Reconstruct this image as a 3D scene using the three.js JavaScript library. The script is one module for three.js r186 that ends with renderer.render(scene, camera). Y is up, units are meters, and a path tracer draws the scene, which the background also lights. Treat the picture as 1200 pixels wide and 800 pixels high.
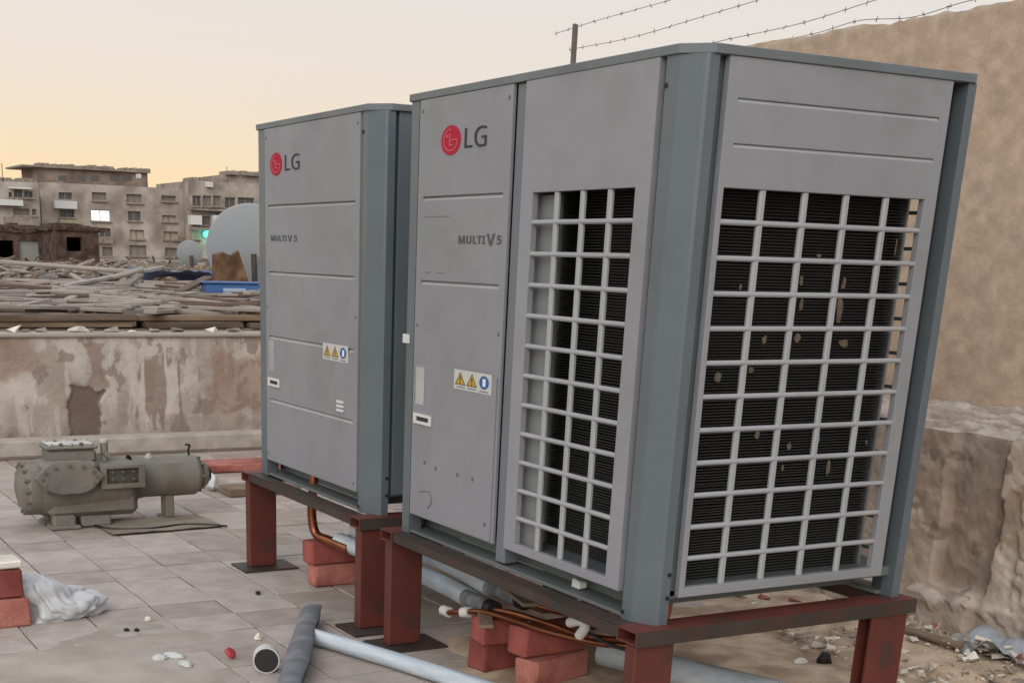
import * as THREE from 'three';
import { FontLoader } from 'three/addons/loaders/FontLoader.js';
import { TextGeometry } from 'three/addons/geometries/TextGeometry.js';
import { ConvexGeometry } from 'three/addons/geometries/ConvexGeometry.js';
import { mergeGeometries, mergeVertices } from 'three/addons/utils/BufferGeometryUtils.js';

// ------------------------------------------------------------------ camera, sky, sun, exposure
const scene = new THREE.Scene();
const renderer = new THREE.WebGLRenderer({ antialias: true });
renderer.toneMapping = THREE.LinearToneMapping;
renderer.toneMappingExposure = 1.0;
renderer.shadowMap.enabled = true;
const D2R = Math.PI / 180;
const FOCAL = 1564, PPX = 476.88, PPY = 861.03;              // in pixels of the 1200 x 800 photograph
const camera = new THREE.PerspectiveCamera(2 * Math.atan(400 / FOCAL) / D2R, 1.5, 0.05, 3000);
camera.position.set(2.824, 1.378, 2.222);
camera.rotation.set(-19.7145 * D2R, 62.0684 * D2R, 1.5714 * D2R, 'YXZ');
camera.setViewOffset(1200, 800, 600 - PPX, 400 - PPY, 1200, 800);
camera.updateMatrixWorld(true);
scene.add(camera);

function makeSky() {                                          // clear dusk sky: peach along the horizon, pale grey above, the low sun behind the camera
  const w = 512, h = 256, d = new Float32Array(w * h * 4), sunAz = Math.atan2(0.66, 0.62);
  for (let j = 0; j < h; j++) for (let i = 0; i < w; i++) {
    const el = ((j + 0.5) / h - 0.5) * 180, az = ((i + 0.5) / w - 0.5) * 2 * Math.PI;
    const s = 0.5 + 0.5 * Math.cos(az - sunAz), e = Math.max(el, 0), up = Math.min(1, e / 70), east = 0.5 + 0.5 * Math.cos(az - Math.PI * 0.93);
    const low = [0.775, 0.755, 0.75], high = [0.90, 0.95, 1.04], glow = Math.exp(-e / 4.2) * (0.25 + 0.75 * Math.pow(east, 3));
    for (let k = 0; k < 3; k++) {
      let v = (low[k] + (high[k] - low[k]) * up) * (0.97 + 0.22 * s) + glow * [0.48, 0.03, -0.58][k];
      if (el < 0) v *= Math.max(0.25, 1 + el / 12);
      d[(j * w + i) * 4 + k] = v;
    }
    d[(j * w + i) * 4 + 3] = 1;
  }
  const t = new THREE.DataTexture(d, w, h, THREE.RGBAFormat, THREE.FloatType);
  t.mapping = THREE.EquirectangularReflectionMapping; t.magFilter = THREE.LinearFilter; t.minFilter = THREE.LinearFilter; t.needsUpdate = true;
  return t;
}
scene.background = makeSky();
scene.environment = scene.background;
const sun = new THREE.DirectionalLight(new THREE.Color(1.0, 0.93, 0.83), 1.25);
sun.position.set(18.6, 13, 19.8); sun.target.position.set(-2, 0, 0);
sun.castShadow = true; sun.shadow.radius = 70; sun.shadow.mapSize.set(2048, 2048);
Object.assign(sun.shadow.camera, { left: -9, right: 9, top: 9, bottom: -9, near: 1, far: 80 });
scene.add(sun, sun.target);

// ------------------------------------------------------------------ helpers
let seed = 7;
function rnd() { seed |= 0; seed = seed + 0x6D2B79F5 | 0; let t = Math.imul(seed ^ seed >>> 15, 1 | seed); t = t + Math.imul(t ^ t >>> 7, 61 | t) ^ t; return ((t ^ t >>> 14) >>> 0) / 4294967296; }
const rr = (a, b) => a + (b - a) * rnd();
const clamp = (x, a = 0, b = 1) => Math.min(b, Math.max(a, x));
const sstep = (a, b, x) => { const t = clamp((x - a) / (b - a)); return t * t * (3 - 2 * t); };
function hash(i, j, k) { let h = Math.imul(i, 374761393) + Math.imul(j, 668265263) + Math.imul(k, 974711) | 0; h = Math.imul(h ^ h >>> 13, 1274126177); return ((h ^ h >>> 16) >>> 0) / 4294967296; }
function vn(x, y, k = 0, per = 0) {
  const i = Math.floor(x), j = Math.floor(y), fx = x - i, fy = y - j, u = fx * fx * (3 - 2 * fx), v = fy * fy * (3 - 2 * fy);
  const m = per ? (n) => ((n % per) + per) % per : (n) => n;
  const a = hash(m(i), m(j), k), b = hash(m(i + 1), m(j), k), c = hash(m(i), m(j + 1), k), d = hash(m(i + 1), m(j + 1), k);
  return a + (b - a) * u + (c - a) * v + (a - b - c + d) * u * v;
}
function fbm(x, y, k = 0, o = 4, per = 0) { let s = 0, a = 0.5, n = 0; for (let q = 0; q < o; q++) { s += a * vn(x, y, k + q * 17, per); n += a; x *= 2; y *= 2; per *= 2; a *= 0.5; } return s / n; }

// pixel of the photograph -> direction -> point on a known plane (ground, wall, side of a thing)
function ray(u, v) { return new THREE.Vector3((u - PPX) / FOCAL, -(v - PPY) / FOCAL, -1).applyEuler(camera.rotation); }
function onPlane(u, v, axis, val) { const d = ray(u, v), t = (val - camera.position[axis]) / d[axis]; return camera.position.clone().addScaledVector(d, t); }
const gp = (u, v, y = 0) => onPlane(u, v, 'y', y), onX = (u, v, x) => onPlane(u, v, 'x', x), onZ = (u, v, z) => onPlane(u, v, 'z', z);

const used = {};
function numbered(n) { if (!(n in used)) { used[n] = 0; return n; } used[n]++; return n + '_' + String(used[n]).padStart(3, '0'); }
function shade(o) { o.castShadow = true; o.receiveShadow = true; return o; }
function mesh(name, geo, mat, parent) {
  const m = shade(new THREE.Mesh(geo, mat));
  m.name = parent ? name : numbered(name);
  (parent || scene).add(m); return m;
}
function tag(o, label, category, group) { o.userData.label = label; o.userData.category = category; if (group) o.userData.group = group; return o; }
function thing(name, label, category, pos = [0, 0, 0], group) {
  const o = new THREE.Group(); o.name = numbered(name); o.position.set(...pos); scene.add(o); return tag(o, label, category, group);
}
function struct(name, geo, mat) { const m = mesh(name, geo, mat); m.userData.kind = 'structure'; return m; }

// uv in metres, chosen face by face from the way the face points
function tri(geo, s = 1, off = 0) {
  const g = geo.index ? geo.toNonIndexed() : geo, p = g.attributes.position, uv = new Float32Array(p.count * 2);
  const a = new THREE.Vector3(), b = new THREE.Vector3(), c = new THREE.Vector3(), n = new THREE.Vector3();
  for (let i = 0; i < p.count; i += 3) {
    a.fromBufferAttribute(p, i); b.fromBufferAttribute(p, i + 1); c.fromBufferAttribute(p, i + 2);
    n.copy(b).sub(a).cross(c.clone().sub(a));
    const ax = Math.abs(n.x), ay = Math.abs(n.y), az = Math.abs(n.z);
    for (let k = 0; k < 3; k++) {
      const v = [a, b, c][k];
      const q = ay >= ax && ay >= az ? [v.x, v.z] : ax >= az ? [v.z, v.y] : [v.x, v.y];
      uv[(i + k) * 2] = q[0] * s + off; uv[(i + k) * 2 + 1] = q[1] * s + off * 0.73;
    }
  }
  g.setAttribute('uv', new THREE.BufferAttribute(uv, 2)); return g;
}
// box from min to max with chamfered edges (44 triangles)
function cbox(x0, x1, y0, y1, z0, z1, c = 0.003, jit = 0) {
  const pts = [], j = () => jit ? rr(-jit, jit) : 0;
  for (const [x, sx] of [[x0, 1], [x1, -1]]) for (const [y, sy] of [[y0, 1], [y1, -1]]) for (const [z, sz] of [[z0, 1], [z1, -1]]) {
    const a = j(), b = j(), d = j();
    pts.push(new THREE.Vector3(x + a, y + sy * c + b, z + sz * c + d), new THREE.Vector3(x + sx * c + a, y + b, z + sz * c + d), new THREE.Vector3(x + sx * c + a, y + sy * c + b, z + d));
  }
  return tri(new ConvexGeometry(pts));
}
function box(x0, x1, y0, y1, z0, z1) { const g = new THREE.BoxGeometry(x1 - x0, y1 - y0, z1 - z0); g.translate((x0 + x1) / 2, (y0 + y1) / 2, (z0 + z1) / 2); return tri(g); }
function cyl(a, b, r0, r1 = r0, seg = 14) {                   // capped cylinder from a to b
  const A = new THREE.Vector3(...a), B = new THREE.Vector3(...b), L = A.distanceTo(B);
  const g = new THREE.CylinderGeometry(r1, r0, L, seg); g.translate(0, L / 2, 0);
  g.applyQuaternion(new THREE.Quaternion().setFromUnitVectors(new THREE.Vector3(0, 1, 0), B.clone().sub(A).normalize())); g.translate(...a); return g;
}
function tube(pts, r, seg = 40, rad = 10) {                   // capped tube through points
  const c = new THREE.CatmullRomCurve3(pts.map((p) => p.isVector3 ? p : new THREE.Vector3(...p)), false, 'centripetal');
  const g = [new THREE.TubeGeometry(c, seg, r, rad, false)];
  for (const t of [0, 1]) { const s = new THREE.CircleGeometry(r, rad); s.applyQuaternion(new THREE.Quaternion().setFromUnitVectors(new THREE.Vector3(0, 0, 1), c.getTangent(t).multiplyScalar(t ? 1 : -1))); const p = c.getPoint(t); s.translate(p.x, p.y, p.z); g.push(s); }
  return mergeGeometries(g.map((x) => x.toNonIndexed()));
}
function join(...g) { return mergeGeometries(g.flat().map((x) => { const y = x.index ? x.toNonIndexed() : x; for (const k of Object.keys(y.attributes)) if (!['position', 'normal', 'uv'].includes(k)) y.deleteAttribute(k); return y; })); }
function poly(points, y0, y1) {                               // plan polygon [x, z] raised from y0 to y1
  const s = new THREE.Shape(points.map(([x, z]) => new THREE.Vector2(x, -z)));
  const g = new THREE.ExtrudeGeometry(s, { depth: y1 - y0, bevelEnabled: false }); g.rotateX(-Math.PI / 2); g.translate(0, y0, 0); return g;
}
function sheet(x0, x1, y0, y1, depth, holes = [], bevel = 0.0015) {   // panel in the xy plane, front at z = 0, with openings
  const b = bevel, s = new THREE.Shape([[x0 + b, y0 + b], [x1 - b, y0 + b], [x1 - b, y1 - b], [x0 + b, y1 - b]].map((p) => new THREE.Vector2(...p)));
  for (const [a, c, d, e] of holes) s.holes.push(new THREE.Path([[a - b, d - b], [a - b, e + b], [c + b, e + b], [c + b, d - b]].map((p) => new THREE.Vector2(...p))));
  const g = new THREE.ExtrudeGeometry(s, { depth: depth - 2 * b, bevelEnabled: b > 0, bevelSize: b, bevelThickness: b, bevelSegments: 2 }); g.translate(0, 0, -depth + b); return g;
}

// ------------------------------------------------------------------ textures (what surfaces are made of)
function tex(w, h, fn, srgb = true, rep = true) {
  const d = new Uint8Array(w * h * 4);
  for (let j = 0; j < h; j++) for (let i = 0; i < w; i++) { const c = fn(i / w, j / h, i, j), o = (j * w + i) * 4; d[o] = clamp(c[0], 0, 255); d[o + 1] = clamp(c[1], 0, 255); d[o + 2] = clamp(c[2], 0, 255); d[o + 3] = 255; }
  const t = new THREE.DataTexture(d, w, h); if (srgb) t.colorSpace = THREE.SRGBColorSpace;
  t.magFilter = THREE.LinearFilter; t.minFilter = THREE.LinearMipmapLinearFilter; t.generateMipmaps = true;
  if (rep) t.wrapS = t.wrapT = THREE.RepeatWrapping; t.needsUpdate = true; return t;
}
const mixc = (a, b, t) => a.map((v, k) => v + (b[k] - v) * t);
const grainTex = (k, lo, hi, freq = 8, fine = 0.35) => tex(256, 256, (u, v, i, j) => {
  const n = fbm(u * freq, v * freq, k, 5, freq), f = hash(i, j, k + 5) - 0.5;
  return mixc(lo, hi, clamp((n - 0.5) * 1.9 + 0.5 + f * fine));
});
const bumpGrain = tex(384, 384, (u, v, i, j) => { const n = 255 * (0.75 * fbm(u * 16, v * 16, 91, 5, 16) + 0.25 * hash(i, j, 3)); return [n, n, n]; }, false);
const std = (o) => new THREE.MeshStandardMaterial(o), phy = (o) => new THREE.MeshPhysicalMaterial(o);
const lin = (r, g, b) => new THREE.Color().setRGB(r, g, b);
const withRep = (t, r, s = r) => { const c = t.clone(); c.repeat.set(r, s); c.needsUpdate = true; return c; };

// painted sheet steel: even coat, faint dirt
const paintTex = tex(384, 384, (u, v, i, j) => {
  const n = fbm(u * 3, v * 3, 11, 5, 3), f = hash(i, j, 8), sm = sstep(0.56, 0.7, fbm(u * 7, v * 7, 73, 5, 7));
  const g = 222 + (n - 0.5) * 26 + (f - 0.5) * 9 - 6 * sm; return [g, g - 1, g - 2 - sm];
});
const dentTex = tex(256, 256, (u, v) => { const n = 255 * (0.9 * fbm(u * 3, v * 3, 13, 3, 3) + 0.1 * fbm(u * 40, v * 40, 17, 3, 40)); return [n, n, n]; }, false);
const sheenTex = tex(256, 256, (u, v) => { const n = 95 + 120 * fbm(u * 5, v * 5, 19, 5, 5); return [n, n, n]; }, false);
const M = {};
const coat = { map: paintTex, bumpMap: dentTex, bumpScale: 0.004, roughnessMap: sheenTex, roughness: 0.95 };
M.panel = std({ color: lin(0.31, 0.322, 0.352), ...coat });
M.pillar = phy({ color: lin(0.138, 0.172, 0.2), ...coat, roughness: 0.8, clearcoat: 0.2, clearcoatRoughness: 0.35 });  // bluish cast of the reflected sky is put into this colour
M.lid = std({ color: lin(0.19, 0.215, 0.235), ...coat });
M.grille = std({ color: lin(0.34, 0.352, 0.385), ...coat });
M.bar = std({ color: lin(0.46, 0.47, 0.5), map: paintTex, roughness: 0.45 });  // lighter than the grille frame: light caught by the bars painted in
M.inner = std({ color: lin(0.3, 0.32, 0.33), map: paintTex, roughness: 0.5 });
M.tray = std({ color: lin(0.17, 0.2, 0.2), map: paintTex, roughness: 0.6 });
M.dark = std({ color: lin(0.012, 0.013, 0.014), roughness: 0.8 });
M.black = std({ color: lin(0.01, 0.01, 0.011), roughness: 0.55 });
M.white = std({ color: lin(0.6, 0.6, 0.58), roughness: 0.6 });
M.coil = std({ color: lin(0.075, 0.077, 0.078), roughness: 0.6 });
M.lint = std({ map: grainTex(160, [92, 82, 70], [134, 120, 100], 8, 0.5), roughness: 1 });
M.red = std({ map: tex(256, 256, (u, v) => {                  // red oxide primer, scuffed
  const n = fbm(u * 6, v * 6, 51, 6, 6), r = sstep(0.60, 0.72, fbm(u * 11, v * 11, 57, 5, 11));
  return mixc(mixc([80, 36, 29], [108, 52, 42], n), [62, 46, 40], r * 0.7);
}), bumpMap: bumpGrain, bumpScale: 0.0008, roughness: 0.62 });
M.steel = std({ map: tex(256, 256, (u, v) => {                // bare, browned steel edges
  const n = fbm(u * 7, v * 7, 61, 6, 7), r = sstep(0.52, 0.66, fbm(u * 9, v * 9, 67, 5, 9));
  return mixc(mixc([50, 44, 41], [76, 66, 60], n), [76, 50, 43], r * 0.6);
}), bumpMap: bumpGrain, bumpScale: 0.0008, roughness: 0.6, metalness: 0.15 });
M.brick = [0, 1, 2].map((k) => std({ map: grainTex(120 + k * 9, [[114, 55, 50], [128, 70, 63], [106, 50, 46]][k], [[160, 88, 79], [182, 120, 108], [148, 78, 71]][k], 9, 0.45), bumpMap: bumpGrain, bumpScale: 0.003, roughness: 0.95 }));
M.copper = std({ color: lin(0.56, 0.24, 0.13), map: grainTex(140, [150, 130, 120], [240, 230, 225], 6, 0.1), roughness: 0.38, metalness: 0.85 });
M.foam = std({ map: grainTex(150, [160, 172, 182], [206, 214, 220], 6, 0.25), roughness: 0.9, bumpMap: bumpGrain, bumpScale: 0.002 });
M.greyfoam = std({ map: grainTex(155, [96, 98, 102], [128, 130, 134], 7, 0.25), roughness: 0.9, bumpMap: bumpGrain, bumpScale: 0.002 });
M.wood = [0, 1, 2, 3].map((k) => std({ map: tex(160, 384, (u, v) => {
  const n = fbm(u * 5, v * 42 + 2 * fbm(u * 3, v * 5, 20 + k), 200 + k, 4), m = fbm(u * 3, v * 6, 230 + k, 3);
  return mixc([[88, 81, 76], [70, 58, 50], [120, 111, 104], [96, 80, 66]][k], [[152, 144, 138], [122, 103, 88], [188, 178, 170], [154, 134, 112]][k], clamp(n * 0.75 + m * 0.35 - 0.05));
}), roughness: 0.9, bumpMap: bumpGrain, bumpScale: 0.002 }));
const TC = [[165, 153, 145], [169, 158, 150], [159, 146, 138], [174, 163, 155], [166, 156, 149], [161, 148, 139]];
M.tiles = TC.map((c, k) => std({ map: grainTex(300 + k * 13, c.map((v) => v - 11), c.map((v) => v + 10), 6, 0.8), bumpMap: bumpGrain, bumpScale: 0.0015, roughness: 0.88 }));
M.sand = std({ map: grainTex(340, [152, 130, 108], [204, 184, 160], 9, 0.4), bumpMap: bumpGrain, bumpScale: 0.004, roughness: 1 });
M.bed = std({ map: grainTex(350, [98, 88, 79], [128, 116, 105], 7, 0.4), roughness: 1 });
M.plaster = grainTex(360, [224, 222, 219], [255, 254, 253], 9, 0.45);
M.chalk = std({ map: grainTex(365, [188, 180, 166], [236, 230, 218], 7, 0.3), bumpMap: bumpGrain, bumpScale: 0.004, roughness: 1 });
M.stone = std({ map: grainTex(367, [116, 106, 96], [172, 160, 148], 7, 0.3), bumpMap: bumpGrain, bumpScale: 0.004, roughness: 1 });
M.castiron = std({ map: tex(256, 256, (u, v) => {             // old grey enamel over cast iron, dusty and rusting in places
  const n = fbm(u * 5, v * 5, 381, 6, 5), r = sstep(0.6, 0.72, fbm(u * 8, v * 8, 391, 5, 8));
  return mixc(mixc([96, 93, 86], [142, 137, 128], n), [112, 96, 82], r * 0.45);
}), bumpMap: bumpGrain, bumpScale: 0.005, roughness: 0.7, metalness: 0.1 });
M.castlight = std({ map: grainTex(395, [150, 150, 144], [205, 203, 196], 6, 0.3), roughness: 0.6 });
M.wire = std({ color: lin(0.17, 0.15, 0.14), roughness: 0.6, metalness: 0.5 });

// ------------------------------------------------------------------ setting: ground, floor, walls
{
  const g = new THREE.PlaneGeometry(3600, 3600); g.rotateX(-Math.PI / 2); g.translate(0, -15, 0);
  struct('ground', tri(g, 0.05), std({ map: grainTex(400, [112, 100, 88], [152, 138, 122], 6, 0.3), roughness: 1 }));
}
const PX = -6.65, WZ = -2.08;                                  // face of the far parapet, face of the tall wall
const floor = struct('roof_floor', box(PX - 0.25, 4.2, -0.3, -0.007, WZ - 0.7, 4.2), M.bed);
{
  const px = 0.236, pz = 0.281, cells = [];
  for (let i = -29; i < 18; i++) for (let k = -8; k < 15; k++) {
    const x = -2.86 + i * px + px / 2, z = 0.67 + k * pz - pz / 2;
    if (x < PX + 0.12 || x > 4.1 || z < WZ + 0.14 || z > 4.1) continue;
    const e = new THREE.Vector3(x, 0, z).sub(camera.position).applyQuaternion(camera.quaternion.clone().invert());
    const u = PPX + FOCAL * e.x / -e.z, v = PPY - FOCAL * e.y / -e.z, inView = e.z < 0 && u > -30 && u < 1230 && v < 830 && v > 0;
    cells.push({ x, z, inView, d: Math.hypot(x - 2.8, z - 2.2) });
  }
  cells.sort((a, b) => (b.inView - a.inView) || (a.d - b.d));
  const geos = [];
  for (let q = 0; q < 8; q++) geos.push(tri(cbox(-px / 2 + 0.003 + rr(0, 0.002), px / 2 - 0.003 - rr(0, 0.002), -0.03, 0, -pz / 2 + 0.003, pz / 2 - 0.003 - rr(0, 0.003), 0.002, 0.001), 2, rr(0, 3)));
  const rest = [];
  cells.forEach((c, n) => {
    const m = vn(c.x * 1.3, c.z * 1.3, 77), mat = M.tiles[Math.floor(clamp(m * 0.75 + rnd() * 0.5 - 0.12, 0, 0.999) * 6)];
    const g = geos[Math.floor(rnd() * 8)], y = rr(-0.003, 0.001);
    if (n < 300) { const t = mesh('floor_tile', g, mat, floor); t.position.set(c.x, y, c.z); t.rotation.set(rr(-0.006, 0.006), rnd() < 0.5 ? 0 : Math.PI, rr(-0.006, 0.006)); }
    else { const t = g.clone(); t.translate(c.x, y, c.z); rest.push(t); }
  });
  mesh('floor_tiles', join(rest), M.tiles[0], floor).userData.kind = 'stuff';
}
{ // drifted sand and dust between the units and the tall wall
  const g = new THREE.PlaneGeometry(5.2, 2.4, 200, 100); g.rotateX(-Math.PI / 2); g.translate(-1.4, 0, -0.9);
  const p = g.attributes.position;
  for (let i = 0; i < p.count; i++) {
    const x = p.getX(i), z = p.getZ(i);
    const q = z + 0.5 * (fbm(x * 1.9, z * 1.9, 501) - 0.5), edge = Math.max(sstep(-0.45, -0.8, q) * sstep(-3.4, -2.3, x), sstep(0.05, -0.25, q) * sstep(-1.75, -1.35, x));
    const toWall = sstep(-1.5, -2.05, z);
    p.setY(i, -0.014 + 0.018 * edge + 0.02 * (fbm(x * 5, z * 5, 510, 5) - 0.42) * edge + toWall * 0.06 * fbm(x * 4, z * 4, 520, 4));
  }
  g.computeVertexNormals();
  const s = struct('drifted_sand', tri(g, 1.3), M.sand); s.userData.kind = 'stuff';
  tag(s, 'thin drift of tan sand and dust in front of the tall wall', 'sand');
}

{ // dried mud washed over the tiles by the bag and the loose scraps
  const g = new THREE.PlaneGeometry(2.6, 2.2, 160, 140); g.rotateX(-Math.PI / 2); g.translate(-1.2, 0, 1.35);
  const p = g.attributes.position;
  for (let i = 0; i < p.count; i++) {
    const x = p.getX(i), z = p.getZ(i), n = fbm(x * 2.3, z * 2.3, 540, 5), e = sstep(-2.15, -1.75, x + 1.5 * (n - 0.5)) * sstep(0.45, 0.75, z + 0.6 * (fbm(x * 2, z * 2, 545, 4) - 0.5));
    p.setY(i, -0.012 + 0.0135 * e + 0.009 * e * (fbm(x * 6, z * 6, 550, 5) - 0.5));
  }
  g.computeVertexNormals();
  const s = struct('dried_mud', tri(g, 1.1), std({ map: grainTex(345, [152, 141, 131], [180, 169, 158], 5, 0.35), roughness: 0.95, bumpMap: bumpGrain, bumpScale: 0.003 })); s.userData.kind = 'stuff';
  tag(s, 'film of dried grey mud washed over the tiles by the foil scraps', 'mud');
}

// far low parapet with peeled render
{
  const t = thing('parapet_wall', 'low stained parapet wall with peeling plaster behind the old compressor', 'wall', [PX, 0, 0]);
  const Z0 = -2.8, Z1 = 3.2, H = 0.8, w = 1280, h = 240;
  const px = (z) => (0.294 - z) / 0.00606 * 3.2 + 32, py = (y) => (394 + (0.8 - y) * 173 - 380) * 3.2;
  const skin = (uu, vv) => {
    const z = Z0 + uu * (Z1 - Z0), y = vv * H, X = px(z), Y = py(y);
    const wb = (f, k) => fbm(z * f, y * f, k, 6) - 0.5;
    const X2 = X + wb(9, 1) * 80, Y2 = Y + wb(9, 2) * 80;
    let c = mixc([158, 149, 142], [196, 188, 180], sstep(0.3, 0.7, fbm(z * 4, y * 4, 3, 6)));
    c = mixc(c, [136, 119, 106], 0.55 * sstep(0.52, 0.6, fbm(z * 3.2 + 4, y * 2.6, 9, 6)));
    c = mixc(c, [112, 96, 86], 0.6 * sstep(0.62, 0.66, fbm(z * 9, y * 9, 29, 5)));
    c = mixc(c, [204, 198, 190], 0.5 * sstep(0.6, 0.68, fbm(z * 26, y * 4, 39, 4)));
    const inR = (a, b, d, e, s) => sstep(a - s, a + s, X2) * (1 - sstep(b - s, b + s, X2)) * sstep(d - s, d + s, Y2) * (1 - sstep(e - s, e + s, Y2));
    c = mixc(c, [142, 118, 102], 0.75 * inR(-200, 130, 40, 190, 22) + 0);
    c = mixc(c, [126, 104, 90], 0.7 * inR(300, 372, 75, 225, 8));
    c = mixc(c, [88, 70, 61], 0.92 * inR(230, 358, 232, 420, 5));
    const st = sstep(0.48, 0.54, fbm(X * 0.03, Y * 0.004, 21, 4));
    c = mixc(c, [122, 103, 91], 0.75 * inR(470, 730, 120, 400, 14) * st);
    c = mixc(c, [196, 190, 184], 0.5 * inR(470, 700, 130, 350, 12) * (1 - st));
    c = mixc(c, [140, 112, 98], 0.6 * inR(775, 1400, 110, 330, 20));
    c = mixc(c, [118, 108, 98], 0.55 * sstep(0.35, 0.7, fbm(X * 0.012, Y * 0.006, 31, 4)) * sstep(330, 400, Y2));
    const f = (hash(Math.floor(uu * w), Math.floor(vv * h), 6) - 0.5) * 16;
    return c.map((q, k) => (q * 0.78 + [162, 152, 143][k] * 0.22) * 1.03 + f);
  };
  const mat = std({ map: tex(w, h, skin, true, false), bumpMap: withRep(bumpGrain, 9, 1.4), bumpScale: 0.006, roughness: 0.97 });
  const g = new THREE.PlaneGeometry(Z1 - Z0, H, 360, 60); g.rotateY(Math.PI / 2); g.translate(0, H / 2, (Z0 + Z1) / 2);
  const p = g.attributes.position, uv = g.attributes.uv;
  for (let i = 0; i < p.count; i++) {
    const z = p.getZ(i), y = p.getY(i), X = px(z) + 80 * (fbm(z * 9, y * 9, 1, 6) - 0.5), Y = py(y) + 80 * (fbm(z * 9, y * 9, 2, 6) - 0.5);
    const peel = sstep(226, 236, X) * (1 - sstep(352, 362, X)) * sstep(228, 238, Y) * (1 - sstep(414, 424, Y));
    p.setX(i, 0.02 * (fbm(z * 4, y * 4, 15, 5) - 0.5) - 0.014 * peel); uv.setXY(i, (z - Z0) / (Z1 - Z0), y / H);
  }
  g.computeVertexNormals();
  mesh('plaster_face', g, mat, t);
  mesh('wall_core', box(-0.2, -0.022, 0, H - 0.002, Z0, Z1), std({ map: withRep(M.plaster, 1), color: lin(0.36, 0.32, 0.29), roughness: 1 }), t);
  mesh('coping', cbox(-0.22, 0.03, H, H + 0.03, Z0, Z1, 0.008), std({ map: M.plaster, color: lin(0.42, 0.39, 0.35), roughness: 1, bumpMap: bumpGrain, bumpScale: 0.006 }), t);
  mesh('skirting', cbox(-0.01, 0.085, -0.004, 0.145, Z0, Z1, 0.03, 0.004), std({ map: M.plaster, color: lin(0.45, 0.41, 0.37), roughness: 1, bumpMap: bumpGrain, bumpScale: 0.01 }), t);
}

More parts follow.
